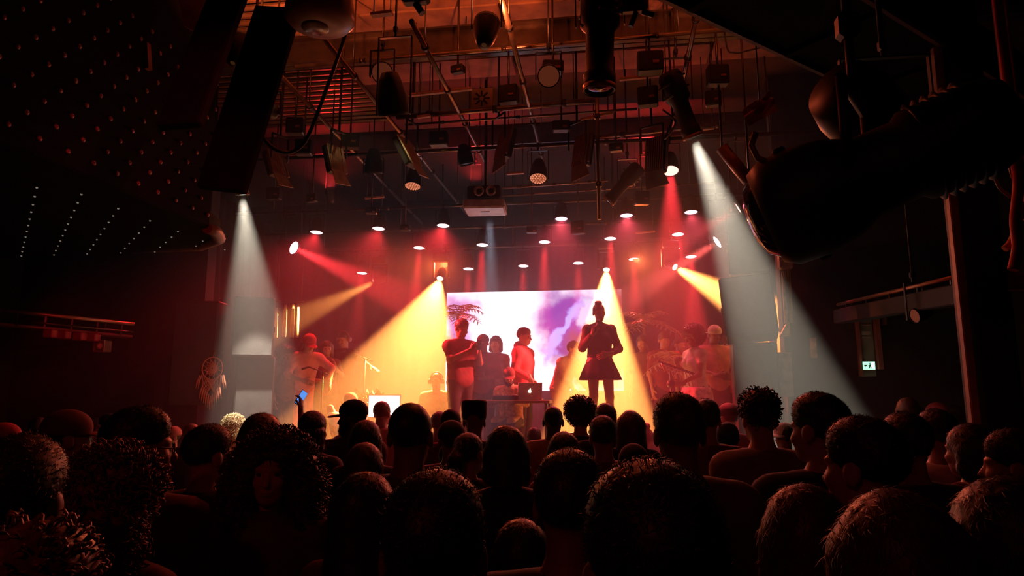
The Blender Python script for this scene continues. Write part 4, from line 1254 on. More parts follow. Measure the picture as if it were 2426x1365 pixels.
def nets(F, lo, h):
    F = np.where(np.abs(F) < 1e-7, 1e-7, F)
    s = F < 0
    nx, ny, nz = F.shape
    cnt = np.zeros((nx - 1, ny - 1, nz - 1), int)
    for (i, j, k) in _CORN:
        cnt += s[i:nx - 1 + i, j:ny - 1 + j, k:nz - 1 + k]
    act = (cnt > 0) & (cnt < 8)
    I = np.argwhere(act)
    idx = np.full(act.shape, -1, int); idx[act] = np.arange(len(I))
    vals = [F[I[:, 0] + c[0], I[:, 1] + c[1], I[:, 2] + c[2]] for c in _CORN]
    acc = np.zeros((len(I), 3)); num = np.zeros(len(I))
    for a, b in _EDG:
        va, vb = vals[a], vals[b]
        m = (va < 0) != (vb < 0)
        t = np.where(m, va / np.where(m, va - vb, 1), 0)
        pa, pb = np.array(_CORN[a]), np.array(_CORN[b])
        P = pa + t[:, None] * (pb - pa)
        acc += np.where(m[:, None], P, 0); num += m
    vs = lo + h * (I + acc / np.maximum(num, 1)[:, None])
    quads = []
    for axis in range(3):
        u, w = [(1, 2), (2, 0), (0, 1)][axis]
        sl0 = [slice(1, -1)] * 3; sl1 = [slice(1, -1)] * 3
        sl0[axis] = slice(0, -1); sl1[axis] = slice(1, None)
        a, b = s[tuple(sl0)], s[tuple(sl1)]
        for flip, m in ((False, a & ~b), (True, ~a & b)):
            E = np.argwhere(m)
            if not len(E): continue
            off = np.ones(3, int); off[axis] = 0
            E = E + off
            c = []
            for du, dw in ((0, 0), (-1, 0), (-1, -1), (0, -1)):
                q = E.copy(); q[:, u] += du; q[:, w] += dw
                c.append(idx[q[:, 0], q[:, 1], q[:, 2]])
            c = np.stack(c, 1)
            if flip: c = c[:, ::-1]
            quads.append(c)
    q = np.concatenate(quads) if quads else np.zeros((0, 4), int)
    q = q[(q >= 0).all(1)]
    return vs, q
def np_mesh(name, parts):
    """parts: list of (verts, quads); joined in ONE mesh"""
    vs = np.concatenate([p[0] for p in parts]); o = 0; qs = []
    for v, q in parts:
        qs.append(q + o); o += len(v)
    q = np.concatenate(qs)
    me = bpy.data.meshes.new(name)
    me.vertices.add(len(vs)); me.vertices.foreach_set('co', vs.astype(np.float32).ravel())
    me.loops.add(q.size); me.loops.foreach_set('vertex_index', q.astype(np.int32).ravel())
    me.polygons.add(len(q)); me.polygons.foreach_set('loop_start', np.arange(0, q.size, 4, dtype=np.int32))
    try: me.polygons.foreach_set('loop_total', np.full(len(q), 4, dtype=np.int32))
    except Exception: pass
    me.update(calc_edges=True)
    me.polygons.foreach_set('use_smooth', np.ones(len(q), bool))
    me.validate()
    return me

# ---- skeleton -----------------------------------------------------------------
def base_pose(build='m'):
    w = .182 if build == 'm' else .155
    hp = .09 if build == 'm' else .092
    J = dict(pelvis=V(0, 0, .95), chest=V(0, 0, 1.27), neck=V(0, -.01, 1.465), head=V(0, .012, 1.627), hy=0, hp=0, hr=0)
    for s, n in ((-1, 'L'), (1, 'R')):
        J['sh' + n] = V(s * w, -.005, 1.395); J['el' + n] = V(s * (w + .05), -.03, 1.13); J['wr' + n] = V(s * (w + .045), .06, .89)
        J['hd' + n] = V(0, .3, -.95); J['hn' + n] = V(-s, 0, 0); J['cu' + n] = .35
        J['hip' + n] = V(s * hp, 0, .92); J['kn' + n] = V(s * (hp + .01), .015, .5); J['an' + n] = V(s * (hp + .015), -.02, .085); J['ft' + n] = V(s * .25, 1, 0)
    return J
def pose(build='m', **kw):
    J = base_pose(build)
    for k, v in kw.items():
        J[k] = np.array(v, float) if isinstance(v, (tuple, list)) else v
    return J
def headM(J):
    return Matrix.Translation(Vector(J['head'])) @ Matrix.Rotation(J['hy'], 4, 'Z') @ Matrix.Rotation(J['hp'], 4, 'X') @ Matrix.Rotation(J['hr'], 4, 'Y')
def xf(prims, M):
    R = np.array(M.to_3x3()); T = np.array(M.translation)
    out = []
    for p in prims:
        if p[0] == 'c': out.append(('c', R @ p[1] + T, R @ p[2] + T, *p[3:]))
        else: out.append(('e', R @ p[1] + T, p[2], R if p[3] is None else R @ p[3], p[4]))
    return out
HEAD = [('e', V(0, -.012, .035), V(.076, .097, .088), None, 0), ('e', V(0, .028, -.03), V(.062, .068, .085), None, .03), ('e', V(0, .048, -.082), V(.04, .04, .034), None, .03),
        ('c', V(0, .09, .008), V(0, .11, -.032), .008, .014, .012), ('e', V(0, .078, .022), V(.052, .022, .011), None, .015),
        ('e', V(.032, .072, -.03), V(.024, .022, .02), None, .02), ('e', V(-.032, .072, -.03), V(.024, .022, .02), None, .02),
        ('e', V(0, .094, -.06), V(.024, .013, .006), None, .006), ('e', V(0, .092, -.07), V(.021, .013, .007), None, .006),
        ('e', V(.079, -.008, -.008), V(.01, .026, .034), None, .008), ('e', V(-.079, -.008, -.008), V(.01, .026, .034), None, .008)]
def torso_prims(J, build, g=0.0):
    up = J['neck'] - J['pelvis']; up = up / np.linalg.norm(up)
    x = J['shR'] - J['shL']; x = x - up * (x @ up); x /= np.linalg.norm(x)
    y = np.cross(up, x)
    R = np.stack([x, y, up], 1)
    m = build == 'm'
    P = [('e', J['pelvis'], V(.162 if m else .172, .118, .125) + g, R, 0)]
    for s in (-1, 1):
        P.append(('c', J['pelvis'] + x * s * .062, J['chest'] + x * s * (.072 if m else .058), (.1 if m else .092) + g, (.108 if m else .095) + g, .06))
    P.append(('e', J['chest'] + y * .005, V(.168 if m else .145, .118 if m else .105, .15) + g, R, .05))
    if not m:
        for s in (-1, 1): P.append(('e', J['chest'] + x * s * .065 + y * .085, V(.055, .05, .055) + g, R, .04))
    for n in 'LR':
        P.append(('c', J['neck'] - up * .015, J['sh' + n] + up * .005, (.052 if m else .045) + g, (.056 if m else .048) + g, .045))
        P.append(('c', J['neck'] - up * .1, J['sh' + n] - up * .02, .08 + g, (.06 if m else .05) + g, .05))
    return P, R
def arm_prims(J, n, g=0.0, m=True, part=1.0):
    a = 1.0 if m else .85
    P = [('c', J['sh' + n], J['el' + n] if part >= .5 else J['sh' + n] + (J['el' + n] - J['sh' + n]) * part * 2, .056 * a + g, .043 * a + g, .04)]
    if part > .5:
        P.append(('c', J['el' + n], J['el' + n] + (J['wr' + n] - J['el' + n]) * (part - .5) * 2, .043 * a + g, (.028 if part >= 1 else .034) * a + g, .025))
    return P
def leg_prims(J, n, g=0.0, m=True, upto=1.0):
    P = [('c', J['hip' + n], J['kn' + n], .088 + g, .058 + g, .05)]
    P.append(('c', J['kn' + n], J['kn' + n] + (J['an' + n] - J['kn' + n]) * upto, .056 + g, .04 + (0 if upto >= 1 else .01) + g, .03))
    return P
def foot_prims(J, n, g=0.0):
    f = J['ft' + n] / np.linalg.norm(J['ft' + n])
    a = J['an' + n]
    return [('c', a + V(0, 0, -.03) - f * .04, a + V(0, 0, -.045) + f * .15, .045 + g, .034 + g, .03)]
def hand_prims(w, d, nrm, curl, side):
    d = d / np.linalg.norm(d); nrm = nrm - d * (nrm @ d); nrm /= np.linalg.norm(nrm)
    x = np.cross(d, nrm) * side
    P = [('c', w - d * .05, w + d * .015, .027, .026, 0)]
    for o, r in ((-.028, .0145), (-.009, .0155), (.01, .0155), (.028, .0145)):
        P.append(('c', w + d * .01 + x * o * .7, w + d * .085 + x * o, .017, r, .012))
    for o, L in ((-.031, .062), (-.0105, .072), (.0105, .078), (.031, .07)):
        p0 = w + d * .085 + x * o
        dd = d; p = p0; an = 0
        for j, fr in enumerate((.45, .31, .24)):
            an += curl * (.6 if j == 0 else 1.0)
            dd = d * math.cos(an) + nrm * math.sin(an)
            q = p + dd * L * fr * 1.15
            P.append(('c', p, q, .0095 - .0008 * j, .0088 - .0008 * j, .003)); p = q
    t0 = w + d * .025 + x * .024
    td = d * .62 + x * .72 + nrm * .3
    td /= np.linalg.norm(td)
    t1 = t0 + td * .045; t2 = t1 + (d * .85 + x * .3 + nrm * (.2 + .4 * curl)) / 1.0 * .032
    P += [('c', t0, t1, .015, .0115, .008), ('c', t1, t2, .0115, .0095, .003)]
    return P
BODY = {}
def body_mesh(key, J, build, hb=.024, hh=.009, hf=.006):
    if key in BODY: return BODY[key]
    m = build == 'm'
    T, R = torso_prims(J, build)
    P = list(T)
    hm = headM(J)
    nk_top = np.array(hm @ Vector((0, -.015, -.05)))
    P.append(('c', J['neck'] - V(0, 0, .03), nk_top, .06 if m else .05, .054 if m else .046, .03))
    for n in 'LR':
        P += arm_prims(J, n, 0, m) + leg_prims(J, n, 0, m) + foot_prims(J, n)
    parts = [sdf_mesh(P, hb)]
    hp = xf(HEAD, hm)
    hp.append(('c', nk_top - (nk_top - J['neck']) * .6, nk_top, .056 if m else .047, .054 if m else .046, .02))
    parts.append(sdf_mesh(hp, hh))
    for s, n in ((-1, 'L'), (1, 'R')):
        parts.append(sdf_mesh(hand_prims(J['wr' + n], J['hd' + n], J['hn' + n], J['cu' + n], s), hf))
    me = np_mesh('body', parts)
    BODY[key] = me
    return me
CLOTH = {}
def shirt_mesh(key, J, build, sleeve=.38, g=.014, hem=.84, hb=.024, noise=(.004, .09, 1.0), neckcut=.0, hood=False):
    k = ('shirt', key, sleeve, g, hem, hood)
    if k in CLOTH: return CLOTH[k]
    P, R = torso_prims(J, build, g)
    for n in 'LR': P += arm_prims(J, n, g * .9, build == 'm', sleeve)
    if hood:
        c = J['neck'] + V(0, -.06, .03)
        P.append(('e', c, V(.11, .07, .075), None, .03))
    up = R[:, 2]
    c0 = (J['pelvis'] + up * (hem - .95)) @ up
    clips = [(-up[0], -up[1], -up[2], -c0)]
    if not hood:
        clips.append((up[0], up[1], up[2], (J['neck'] + up * .028) @ up))
    me = np_mesh('shirt', [sdf_mesh(P, hb, clips, noise)])
    CLOTH[k] = me
    return me
def pants_mesh(key, J, build, upto=.97, g=.012, hb=.024, top=1.0):
    k = ('pants', key, upto, g)
    if k in CLOTH: return CLOTH[k]
    up = J['neck'] - J['pelvis']; up /= np.linalg.norm(up)
    P = [('e', J['pelvis'], V(.165, .122, .13) + g, None, 0)]
    for n in 'LR': P += leg_prims(J, n, g, True, upto)
    me = np_mesh('trousers', [sdf_mesh(P, hb, [(up[0], up[1], up[2], (J['pelvis'] + up * .06) @ up)], (.003, .12, 2.0))])
    CLOTH[k] = me
    return me
def shoe_mesh(key, J):
    k = ('shoe', key)
    if k not in CLOTH:
        CLOTH[k] = np_mesh('shoes', [sdf_mesh(foot_prims(J, 'L', .009), .02), sdf_mesh(foot_prims(J, 'R', .009), .02)])
    return CLOTH[k]
# ---- hair and hats (head space: +Y is the face) -----------------------------------
HAIR = {}
FACEC = [(0, .80, -.60, .052)]
def curls(parts, n, L, r, seed):
    vs, q = parts
    rg = np.random.default_rng(seed)
    cen = vs.mean(0)
    pick = rg.choice(len(vs), min(n, len(vs)), replace=False)
    out = [(vs, q)]
    V_, Q_ = [], []
    o = 0
    for i in pick:
        p = vs[i]; nrm = (p - cen); nrm /= np.linalg.norm(nrm) + 1e-9
        t = rg.normal(size=3); t -= nrm * (t @ nrm); t /= np.linalg.norm(t) + 1e-9
        b = np.cross(nrm, t)
        l = L * rg.uniform(.6, 1.3)
        pts = [p - nrm * .006, p + nrm * l * .5 + t * l * .25, p + nrm * l * .75 + t * l * .65, p + nrm * l * .5 + t * l * .95]
        rr = (r, r, r * .8, r * .3)
        for j, pt in enumerate(pts):
            for k in range(3):
                a = 2 * math.pi * k / 3
                V_.append(pt + (b * math.cos(a) + nrm * math.sin(a)) * rr[j])
        for j in range(3):
            for k in range(3):
                Q_.append((o + j * 3 + k, o + j * 3 + (k + 1) % 3, o + j * 3 + 3 + (k + 1) % 3, o + j * 3 + 3 + k))
        o += 12
    out.append((np.array(V_), np.array(Q_)))
    return out
def strands(parts, n, L, r, seed, down=False):
    """fine tapering strands lying on (or standing off) the hair surface"""
    vs, q = parts
    rg = np.random.default_rng(seed)
    tri = q[rg.integers(0, len(q), n)]
    w = rg.dirichlet(np.ones(4), n)
    p = (vs[tri] * w[..., None]).sum(1)
    e1, e2 = vs[tri[:, 2]] - vs[tri[:, 0]], vs[tri[:, 3]] - vs[tri[:, 1]]
    nr = np.cross(e1, e2); nr /= np.linalg.norm(nr, axis=1)[:, None] + 1e-9
    t = rg.normal(size=(n, 3)) * .45 + (np.array([0, -.3, -1.0]) if down else np.array([0, .1, .2]))
    t -= nr * (t * nr).sum(1)[:, None]; t /= np.linalg.norm(t, axis=1)[:, None] + 1e-9
    b = np.cross(nr, t)
    l = (L * rg.uniform(.5, 1.4, n))[:, None]
    lift = .14 if down else .3
    m = p + nr * l * lift * .8 + t * l * .45
    e = p + nr * l * lift + t * l
    V_ = np.stack([p - b * r - nr * .002, p + b * r - nr * .002, m + b * r, m - b * r, e + b * r * .3, e - b * r * .3], 1).reshape(-1, 3)
    o = np.arange(n)[:, None] * 6
    Q_ = np.concatenate([o + np.array([[0, 1, 2, 3]]), o + np.array([[3, 2, 4, 5]])])
    return [(vs, q), (V_, Q_)]
def hair_mesh(style):
    if style in HAIR: return HAIR[style]
    e = lambda c, r, k=.03: ('e', V(*c), V(*r), None, k)
    c = lambda a, b, r1, r2, k=.02: ('c', V(*a), V(*b), r1, r2, k)
    cap = e((0, -.016, .042), (.083, .104, .09), 0)
    nape = (0, .15, -1, .075)
    P = None
    if style == 'crop': P = [sdf_mesh([e((0, -.014, .037), (.079, .1, .09), 0)], .008, FACEC + [(0, -.25, -1, .055)], (.0012, .012, 1))]
    elif style == 'short': P = [sdf_mesh([cap, e((0, .01, .075), (.07, .08, .062), .03)], .008, FACEC + [nape], (.003, .03, 2))]
    elif style == 'fade': P = [sdf_mesh([e((0, -.01, .07), (.08, .1, .068), 0), e((0, -.02, .03), (.079, .1, .07), .02)], .008, FACEC + [nape], (.004, .028, 4))]
    elif style == 'flat': P = [sdf_mesh([e((0, -.012, .05), (.084, .1, .11), 0)], .008, FACEC + [nape, (0, 0, 1, .14)], (.003, .02, 3))]
    elif style == 'curlytop': P = curls(sdf_mesh([e((0, -.01, .07), (.092, .108, .085), 0), cap], .009, FACEC + [nape], (.008, .035, 5)), 500, .018, .0035, 1)
    elif style == 'afro': P = curls(sdf_mesh([e((0, -.015, .065), (.132, .13, .125), 0)], .011, [(0, .85, -.5, .06)], (.01, .045, 6)), 1100, .022, .0035, 2)
    elif style == 'roundafro': P = curls(sdf_mesh([e((0, -.02, .05), (.15, .15, .135), 0), e((0, -.05, -.01), (.12, .11, .1), .04)], .011, [(0, .9, -.42, .055)], (.008, .04, 7)), 1300, .02, .0035, 3)
    elif style == 'bigcurly':
        pr = [e((0, -.03, .045), (.135, .13, .12), 0)]
        for s in (-1, 1):
            pr += [e((s * .115, -.02, -.06), (.075, .09, .13), None or .05), e((s * .11, -.03, -.2), (.07, .08, .09), .05), e((s * .06, -.09, -.13), (.09, .07, .17), .05)]
        P = curls(sdf_mesh(pr, .011, (), (.011, .05, 8), [((0, .12, -.05), (.07, .12, .115))]), 2200, .03, .0038, 4)
    elif style == 'longcurly':
        pr = [e((0, -.03, .045), (.12, .125, .11), 0), e((0, -.08, -.14), (.15, .085, .17), .06), e((0, -.09, -.33), (.165, .085, .16), .06), e((0, -.09, -.46), (.13, .07, .1), .06)]
        P = curls(sdf_mesh(pr, .012, FACEC, (.011, .055, 9)), 2200, .03, .0038, 5)
    elif style == 'long':
        pr = [cap, c((0, -.055, .0), (0, -.085, -.3), .085, .07, .05)]
        for s in (-1, 1): pr += [c((s * .06, -.03, .02), (s * .085, -.06, -.3), .045, .045, .05)]
        P = [sdf_mesh(pr, .009, FACEC, (.003, .022, 10))]
    elif style == 'bob':
        pr = [e((0, -.02, .04), (.092, .11, .095), 0)]
        for s in (-1, 1): pr += [c((s * .065, -.03, 0), (s * .072, -.02, -.09), .04, .04, .04)]
        pr.append(c((0, -.06, 0), (0, -.07, -.1), .07, .07, .04))
        P = [sdf_mesh(pr, .009, FACEC, (.003, .025, 11))]
    elif style == 'bun':
        P = [sdf_mesh([e((0, -.016, .04), (.08, .102, .088), 0), e((0, -.05, .15), (.045, .045, .04), .015)], .008, FACEC + [nape], (.003, .02, 12))]
    elif style == 'topbun':
        P = [sdf_mesh([e((0, -.014, .04), (.079, .1, .088), 0), e((.005, -.0, .135), (.05, .05, .032), .02)], .007, FACEC + [nape], (.003, .02, 13))]
    elif style == 'pony':
        P = [sdf_mesh([e((0, -.016, .04), (.08, .102, .088), 0), c((0, -.1, .05), (0, -.15, -.02), .03, .04, .01), c((0, -.15, -.02), (0, -.13, -.2), .04, .02, .02)], .008, FACEC + [nape], (.003, .02, 14))]
    elif style == 'braids':
        pr = [e((0, -.016, .042), (.084, .104, .09), 0)]
        for k in range(13):
            a = math.pi * (k / 12) + math.pi
            x, y = .082 * math.cos(a), .085 * math.sin(a) - .02
            pr.append(c((x, y, .0), (x * 1.15, y * 1.1, -.26), .017, .012, .008))
        P = [sdf_mesh(pr, .008, FACEC, (.004, .02, 15))]
    elif style == 'dreads':
        pr = [e((0, -.02, .04), (.085, .105, .09), 0)]
        for k in range(11):
            a = math.pi * (k / 10) * 1.2 + math.pi * .9
            x, y = .085 * math.cos(a), .09 * math.sin(a) - .02
            pr.append(c((x, y, .0), (x * 1.3 + .01 * (k % 3), y * 1.15, -.2 - .03 * (k % 2)), .02, .014, .006))
        P = [sdf_mesh(pr, .009, FACEC, (.005, .02, 16))]
    elif style == 'beard':
        P = [sdf_mesh([e((0, .045, -.085), (.055, .05, .045), 0), c((-.06, .02, -.05), (.0, .06, -.1), .02, .03, .02), c((.06, .02, -.05), (.0, .06, -.1), .02, .03, .02)], .008, (), (.003, .02, 17), [((0, .1, -.066), (.022, .03, .008))])]
    if style in ('crop', 'short', 'fade', 'flat', 'long', 'bob', 'bun', 'topbun', 'pony', 'braids', 'dreads', 'beard'):
        P = strands(P[0], {'crop': 1800, 'long': 3600, 'bob': 3600}.get(style, 3800), {'crop': .004, 'short': .011, 'fade': .008, 'flat': .009}.get(style, .022), .0007, len(style), down=style in ('long', 'bob', 'braids', 'dreads', 'pony', 'bun', 'topbun'))
    HAIR[style] = np_mesh('hair', P)
    return HAIR[style]
HATS = {}
def hat_meshes(style):
    if style in HATS: return HATS[style]
    if style in ('cap',):
        crown = np_mesh('crown', [sdf_mesh([('e', V(0, -.008, .052), V(.092, .112, .092), None, 0)], .008, [(0, -.1, -1, -.018)])])
        v, q = sdf_mesh([('e', V(0, .115, .03), V(.082, .085, .007), None, 0)], .006, [(0, -1, 0, -.07)])
        v = v.copy(); v[:, 2] += -2.2 * v[:, 0] ** 2 - .15 * (v[:, 1] - .09)
        HATS[style] = [('crown', crown), ('visor', np_mesh('visor', [(v, q)]))]
    elif style == 'beanie':
        HATS[style] = [('crown', np_mesh('crown', [sdf_mesh([('e', V(0, -.014, .055), V(.09, .11, .1), None, 0)], .008, [(0, .25, -1, .02)], (.0015, .01, 1))])),
                       ('cuff', np_mesh('cuff', [sdf_mesh([('e', V(0, -.014, .045), V(.096, .116, .1), None, 0)], .008, [(0, .25, -1, .02), (0, -.25, 1, .035)])]))]
    elif style == 'flathat':
        HATS[style] = [('crown', MB().lathe([(.088, .02), (.094, .05), (.098, .15), (.09, .165), (.001, .168)], 24, Matrix.Translation((0, -.012, 0)), close=False).mesh('crown'))]
    elif style == 'headphones':
        m = MB().tube([Vector((.095 * math.sin(a), -.01, .03 + .105 * math.cos(a))) for a in np.linspace(-1.75, 1.75, 15)], .011, 8)
        HATS[style] = [('headband', m.mesh('headband'))]
        for s in (-1, 1):
            HATS[style].append(('ear_cup', MB().lathe([(.001, -.02), (.035, -.02), (.04, 0), (.035, .02), (.001, .02)], 16, Matrix.Translation((s * .1, -.008, .0)) @ Matrix.Rotation(math.pi / 2, 4, 'Y'), close=False).mesh('ear_cup')))
    elif style == 'glasses':
        m = MB()
        for s in (-1, 1):
            m.tube([Vector((s * .034 + .024 * math.cos(a), .104, .0 + .018 * math.sin(a))) for a in np.linspace(0, 2 * math.pi, 15)], .0025, 5, False)
            m.tube([(s * .058, .104, .002), (s * .082, .0, .006)], .0025, 5)
        m.tube([(-.01, .106, .003), (.01, .106, .003)], .0025, 5)
        HATS[style] = [('rims', m.mesh('rims'))]
    return HATS[style]
SKIN = [mat('skin_deep', (.11, .05, .03), .5, var=.1), mat('skin_brown', (.24, .12, .075), .5, var=.1), mat('skin_tan', (.45, .26, .17), .5, var=.1), mat('skin_light', (.62, .4, .3), .5, var=.1)]
HAIRM = {'black': mat('hair_black', (.012, .009, .008), .5, var=.4, scale=30, spec=.6), 'brown': mat('hair_brown', (.07, .03, .018), .5, var=.4, scale=30, spec=.6), 'auburn': mat('hair_auburn', (.16, .05, .025), .5, var=.4, scale=30, spec=.6), 'blond': mat('hair_blond', (.6, .46, .26), .7, var=.3, scale=30, spec=.3)}
CL = {'black': mat('cloth_black', (.014, .013, .015), .85), 'navy': mat('cloth_navy', (.02, .02, .045), .85), 'grey': mat('cloth_grey', (.26, .22, .2), .9), 'white': mat('cloth_white', (.78, .76, .7), .85), 'maroon': mat('cloth_maroon', (.14, .025, .03), .85),
      'red': mat('cloth_red', (.5, .05, .06), .85), 'denim': mat('cloth_denim', (.05, .06, .1), .85), 'olive': mat('cloth_olive', (.12, .1, .06), .85), 'tan': mat('cloth_tan', (.42, .28, .18), .85), 'brown': mat('cloth_brown', (.1, .05, .035), .85),
      'floral': mat('cloth_floral', (.5, .3, .2), .8, var=.7, scale=22), 'purple': mat('cloth_purple', (.28, .12, .3), .85), 'pink': mat('cloth_pink', (.65, .3, .28), .85)}
def head_child(name, me, material, root, hm):
    o = link(name, me, material, root, override=True)
    o.matrix_local = hm
    return o
def person(label, loc, rotz, H, J, key, build='m', hair='short', hairc='black', skin=1, shirt='black', pants='denim', sleeve=.38, hat=None, hatc='black', hatyaw=0, glasses=False, beard=False, phones=False,
           group=None, hood=False, hem=.84, hires=False, legs=True, extra=None, hatpitch=0, shirtg=.014, eyes=None):
    root = thing('person', label, 'person', loc, rotz, group)
    sc = H / 1.75
    root.scale = (sc,) * 3
    hb, hh, hf = (.016, .0065, .0045) if hires else (.024, .009, .006)
    b = link('body', body_mesh(key, J, build, hb, hh, hf), SKIN[skin], root, override=True)
    hm = headM(J)
    if eyes is None: eyes = hires
    if eyes:
        for s in (-1, 1):
            ey = link('eye', shared('eye', lambda: MB().lathe([(.001, -.008), (.009, -.006), (.013, 0), (.009, .006), (.001, .008)], 10, close=False).mesh('eye')), mat('eye_dark', (.05, .03, .03), .2), root, override=True)
            ey.matrix_local = hm @ Matrix.Translation((s * .032, .084, .002)) @ Matrix.Scale(.9, 4)
    if hair: head_child('hair', hair_mesh(hair), HAIRM[hairc], root, hm)
    if beard: head_child('beard', hair_mesh('beard'), HAIRM[hairc], root, hm)
    if hat:
        M = hm @ Matrix.Rotation(hatyaw, 4, 'Z') @ Matrix.Rotation(hatpitch, 4, 'X')
        ht = None
        for n_, me in hat_meshes(hat):
            o = link('hat' if ht is None else n_, me, CL[hatc], root if ht is None else ht, override=True)
            if ht is None:
                o.matrix_local = M; ht = o
    if phones:
        ht = None
        for n_, me in hat_meshes('headphones'):
            o = link('headphones' if ht is None else n_, me, mat('headphone_plastic', (.35, .2, .18), .4), root if ht is None else ht, override=True)
            if ht is None: o.matrix_local = hm; ht = o
    if glasses: head_child('glasses', hat_meshes('glasses')[0][1], BLACK, root, hm)
    if shirt: link('shirt', shirt_mesh(key, J, build, sleeve, shirtg, hem, hb, hood=hood), CL[shirt], root, override=True)
    if pants: link('trousers', pants_mesh(key, J, build, hb=hb), CL[pants], root, override=True)
    if legs: link('shoes', shoe_mesh(key, J), CL['black'], root, override=True)
    return root
# ---------------------------------------------------------------- PERFORMERS
def stage_at(px, ytop, Y, hairh=.0, base=1.0):
    """floor point and standing height for a head top seen at a pixel"""
    p = pix(px, ytop, Y)
    return Vector((p.x, Y, base)), p.z - base - hairh
# singer: facing us, one hand bringing the microphone up, the other resting on her belly
RZ = 1.3
loc, H = stage_at(1406, 713, 9.35, .045, RZ)
loc.x = SINGX
JS = pose('f', hy=.18, hp=-.12, hr=.05, elR=(.235, .02, 1.15), wrR=(.105, .165, 1.33), hdR=(-.45, .35, .8), hnR=(-.5, -.8, 0), cuR=1.15,
          elL=(-.265, -.04, 1.14), wrL=(-.1, .17, 1.06), hdL=(.9, .18, -.25), hnL=(-.05, -.95, -.2), cuL=.35, knR=(.095, .03, .5), knL=(-.12, .0, .5), anL=(-.14, -.03, .085))
sg = person('singer in a dark short flared dress standing on the riser', loc, math.pi + .12, H, JS, 'singer', 'f', 'topbun', 'black', 1, None, None, hires=True)
sg['label'] = 'woman singing in a dark short flared dress, hair in a top knot'
# dress: bodice + flared skirt
P, R_ = torso_prims(JS, 'f', .012)
v, q = sdf_mesh(P, .014, [(0, 0, -1, -1.02), (0, .35, .94, 1.435)], (.002, .06, 1))
vs, fs = [], []; nn = 40
for j, (rx, ry, z) in enumerate(((.152, .115, 1.06), (.165, .13, 1.0), (.205, .165, .92), (.245, .2, .83), (.285, .235, .72), (.28, .23, .72), (.2, .16, .9))):
    for k in range(nn):
        a = 2 * math.pi * k / nn; w_ = 1 + (.06 * max(0, j - 1) / 4) * math.sin(a * 9 + .5)
        vs.append((rx * w_ * math.cos(a), ry * w_ * math.sin(a), z))
for j in range(6):
    for k in range(nn): fs.append((j * nn + k, j * nn + (k + 1) % nn, (j + 1) * nn + (k + 1) % nn, (j + 1) * nn + k))
link('bodice', np_mesh('bodice', [(v, q)]), CL['black'], sg)
MB().add(vs, fs, True).build('skirt', CL['black'], sg)
# sheer brown bolero sleeves
for n in 'LR':
    PP = arm_prims(JS, n, .018, False, .9) + [('e', JS['sh' + n], V(.075, .07, .075), None, .04)]
    link('sleeve', np_mesh('sleeve', [sdf_mesh(PP, .014, (), (.003, .05, 2))]), CL['brown'], sg)
for n in 'LR':
    link('shoe', np_mesh('shoe', [sdf_mesh(foot_prims(JS, n, .006), .012)]), CL['black'], sg)
# necklace-like neckline
mp = Vector(JS['wrR']) + Vector((-.045, .03, .07))
mic = thing('microphone', 'handheld microphone at the singer\'s chin', 'microphone', sg.matrix_basis @ mp if False else (0, 0, 0))
Mw = Matrix.Translation(loc) @ Matrix.Rotation(math.pi + .12, 4, 'Z') @ Matrix.Scale(H / 1.75, 4)
p0, p1 = Mw @ Vector((.10, .215, 1.335)), Mw @ Vector((.02, .165, 1.5))
mic.location = p0
MB().tube([Vector((0, 0, 0)), (p1 - p0) * .8], [.014, .018], 10).build('handle', BLACK, mic)
MB().lathe([(.001, -.026), (.018, -.02), (.026, 0), (.018, .02), (.001, .026)], 12, Matrix.Translation((p1 - p0) * .95), close=False).build('grille', GRILL, mic)

# man with a phone held out (left of the screen)
ARM_PHONE = dict(elR=(.24, .12, 1.2), wrR=(.08, .36, 1.33), hdR=(-.4, .6, .6), hnR=(-.6, -.3, 0), cuR=.9, elL=(-.24, .1, 1.18), wrL=(-.06, .34, 1.3), hdL=(.4, .6, .6), hnL=(.6, -.3, 0), cuL=.9)
loc, H = stage_at(1092, 757, 9.6)
J = pose('m', hp=-.3, **ARM_PHONE)
person('man in a dark top filming with both hands left of the screen', loc, math.pi + .8, min(H, 1.9), J, 'film', 'm', 'short', 'black', 1, 'maroon', 'black', .3, hires=True)
pp = Matrix.Translation(loc) @ Matrix.Rotation(math.pi + .8, 4, 'Z') @ Matrix.Scale(min(H, 1.9) / 1.75, 4)
ph = thing('phone', 'phone held out by the man filming on stage', 'phone', pp @ Vector((.01, .44, 1.39)), math.pi + .8)
MB().bbox((0, 0, 0), (.075, .01, .15), .004).build('case', BLACK, ph); MB().box((0, -.0065, 0), (.068, .002, .135)).build('screen', emit('phone_dim', (.8, .5, .4), .5), ph)
loc, H = stage_at(1145, 795, 10.0)
J = pose('m', hp=-.15, hy=-.2, elR=(.24, .05, 1.15), wrR=(.06, .24, 1.14), hdR=(-.8, .5, .1), hnR=(0, -1, 0), cuR=.9, elL=(-.24, .05, 1.15), wrL=(-.06, .24, 1.1), hdL=(.8, .5, .1), hnL=(0, -1, 0), cuL=.9)
person('man in a dark cap clasping his hands before the screen', loc, math.pi, H, J, 'clasp', 'm', 'crop', 'black', 0, 'maroon', 'black', .9, hat='cap', hatc='black', hires=True)
loc, H = stage_at(1166, 797, 10.5)
person('woman in purple with her face lit, beside the man in the dark cap', loc + Vector((.06, 0, 0)), math.pi - .3, H, pose('f', hy=.2), 'plainf', 'f', 'bob', 'black', 3, 'purple', 'black', .9, hires=True)
loc, H = stage_at(1240, 778, 10.0)
person('man in a red hooded sweatshirt in profile before the screen', loc, math.pi + 1.25, H, pose('m', hp=-.1, elR=(.25, -.02, 1.14), wrR=(.2, .2, 1.02)), 'hoodie', 'm', 'fade', 'black', 2, 'red', 'black', .9, hood=True, hires=True)
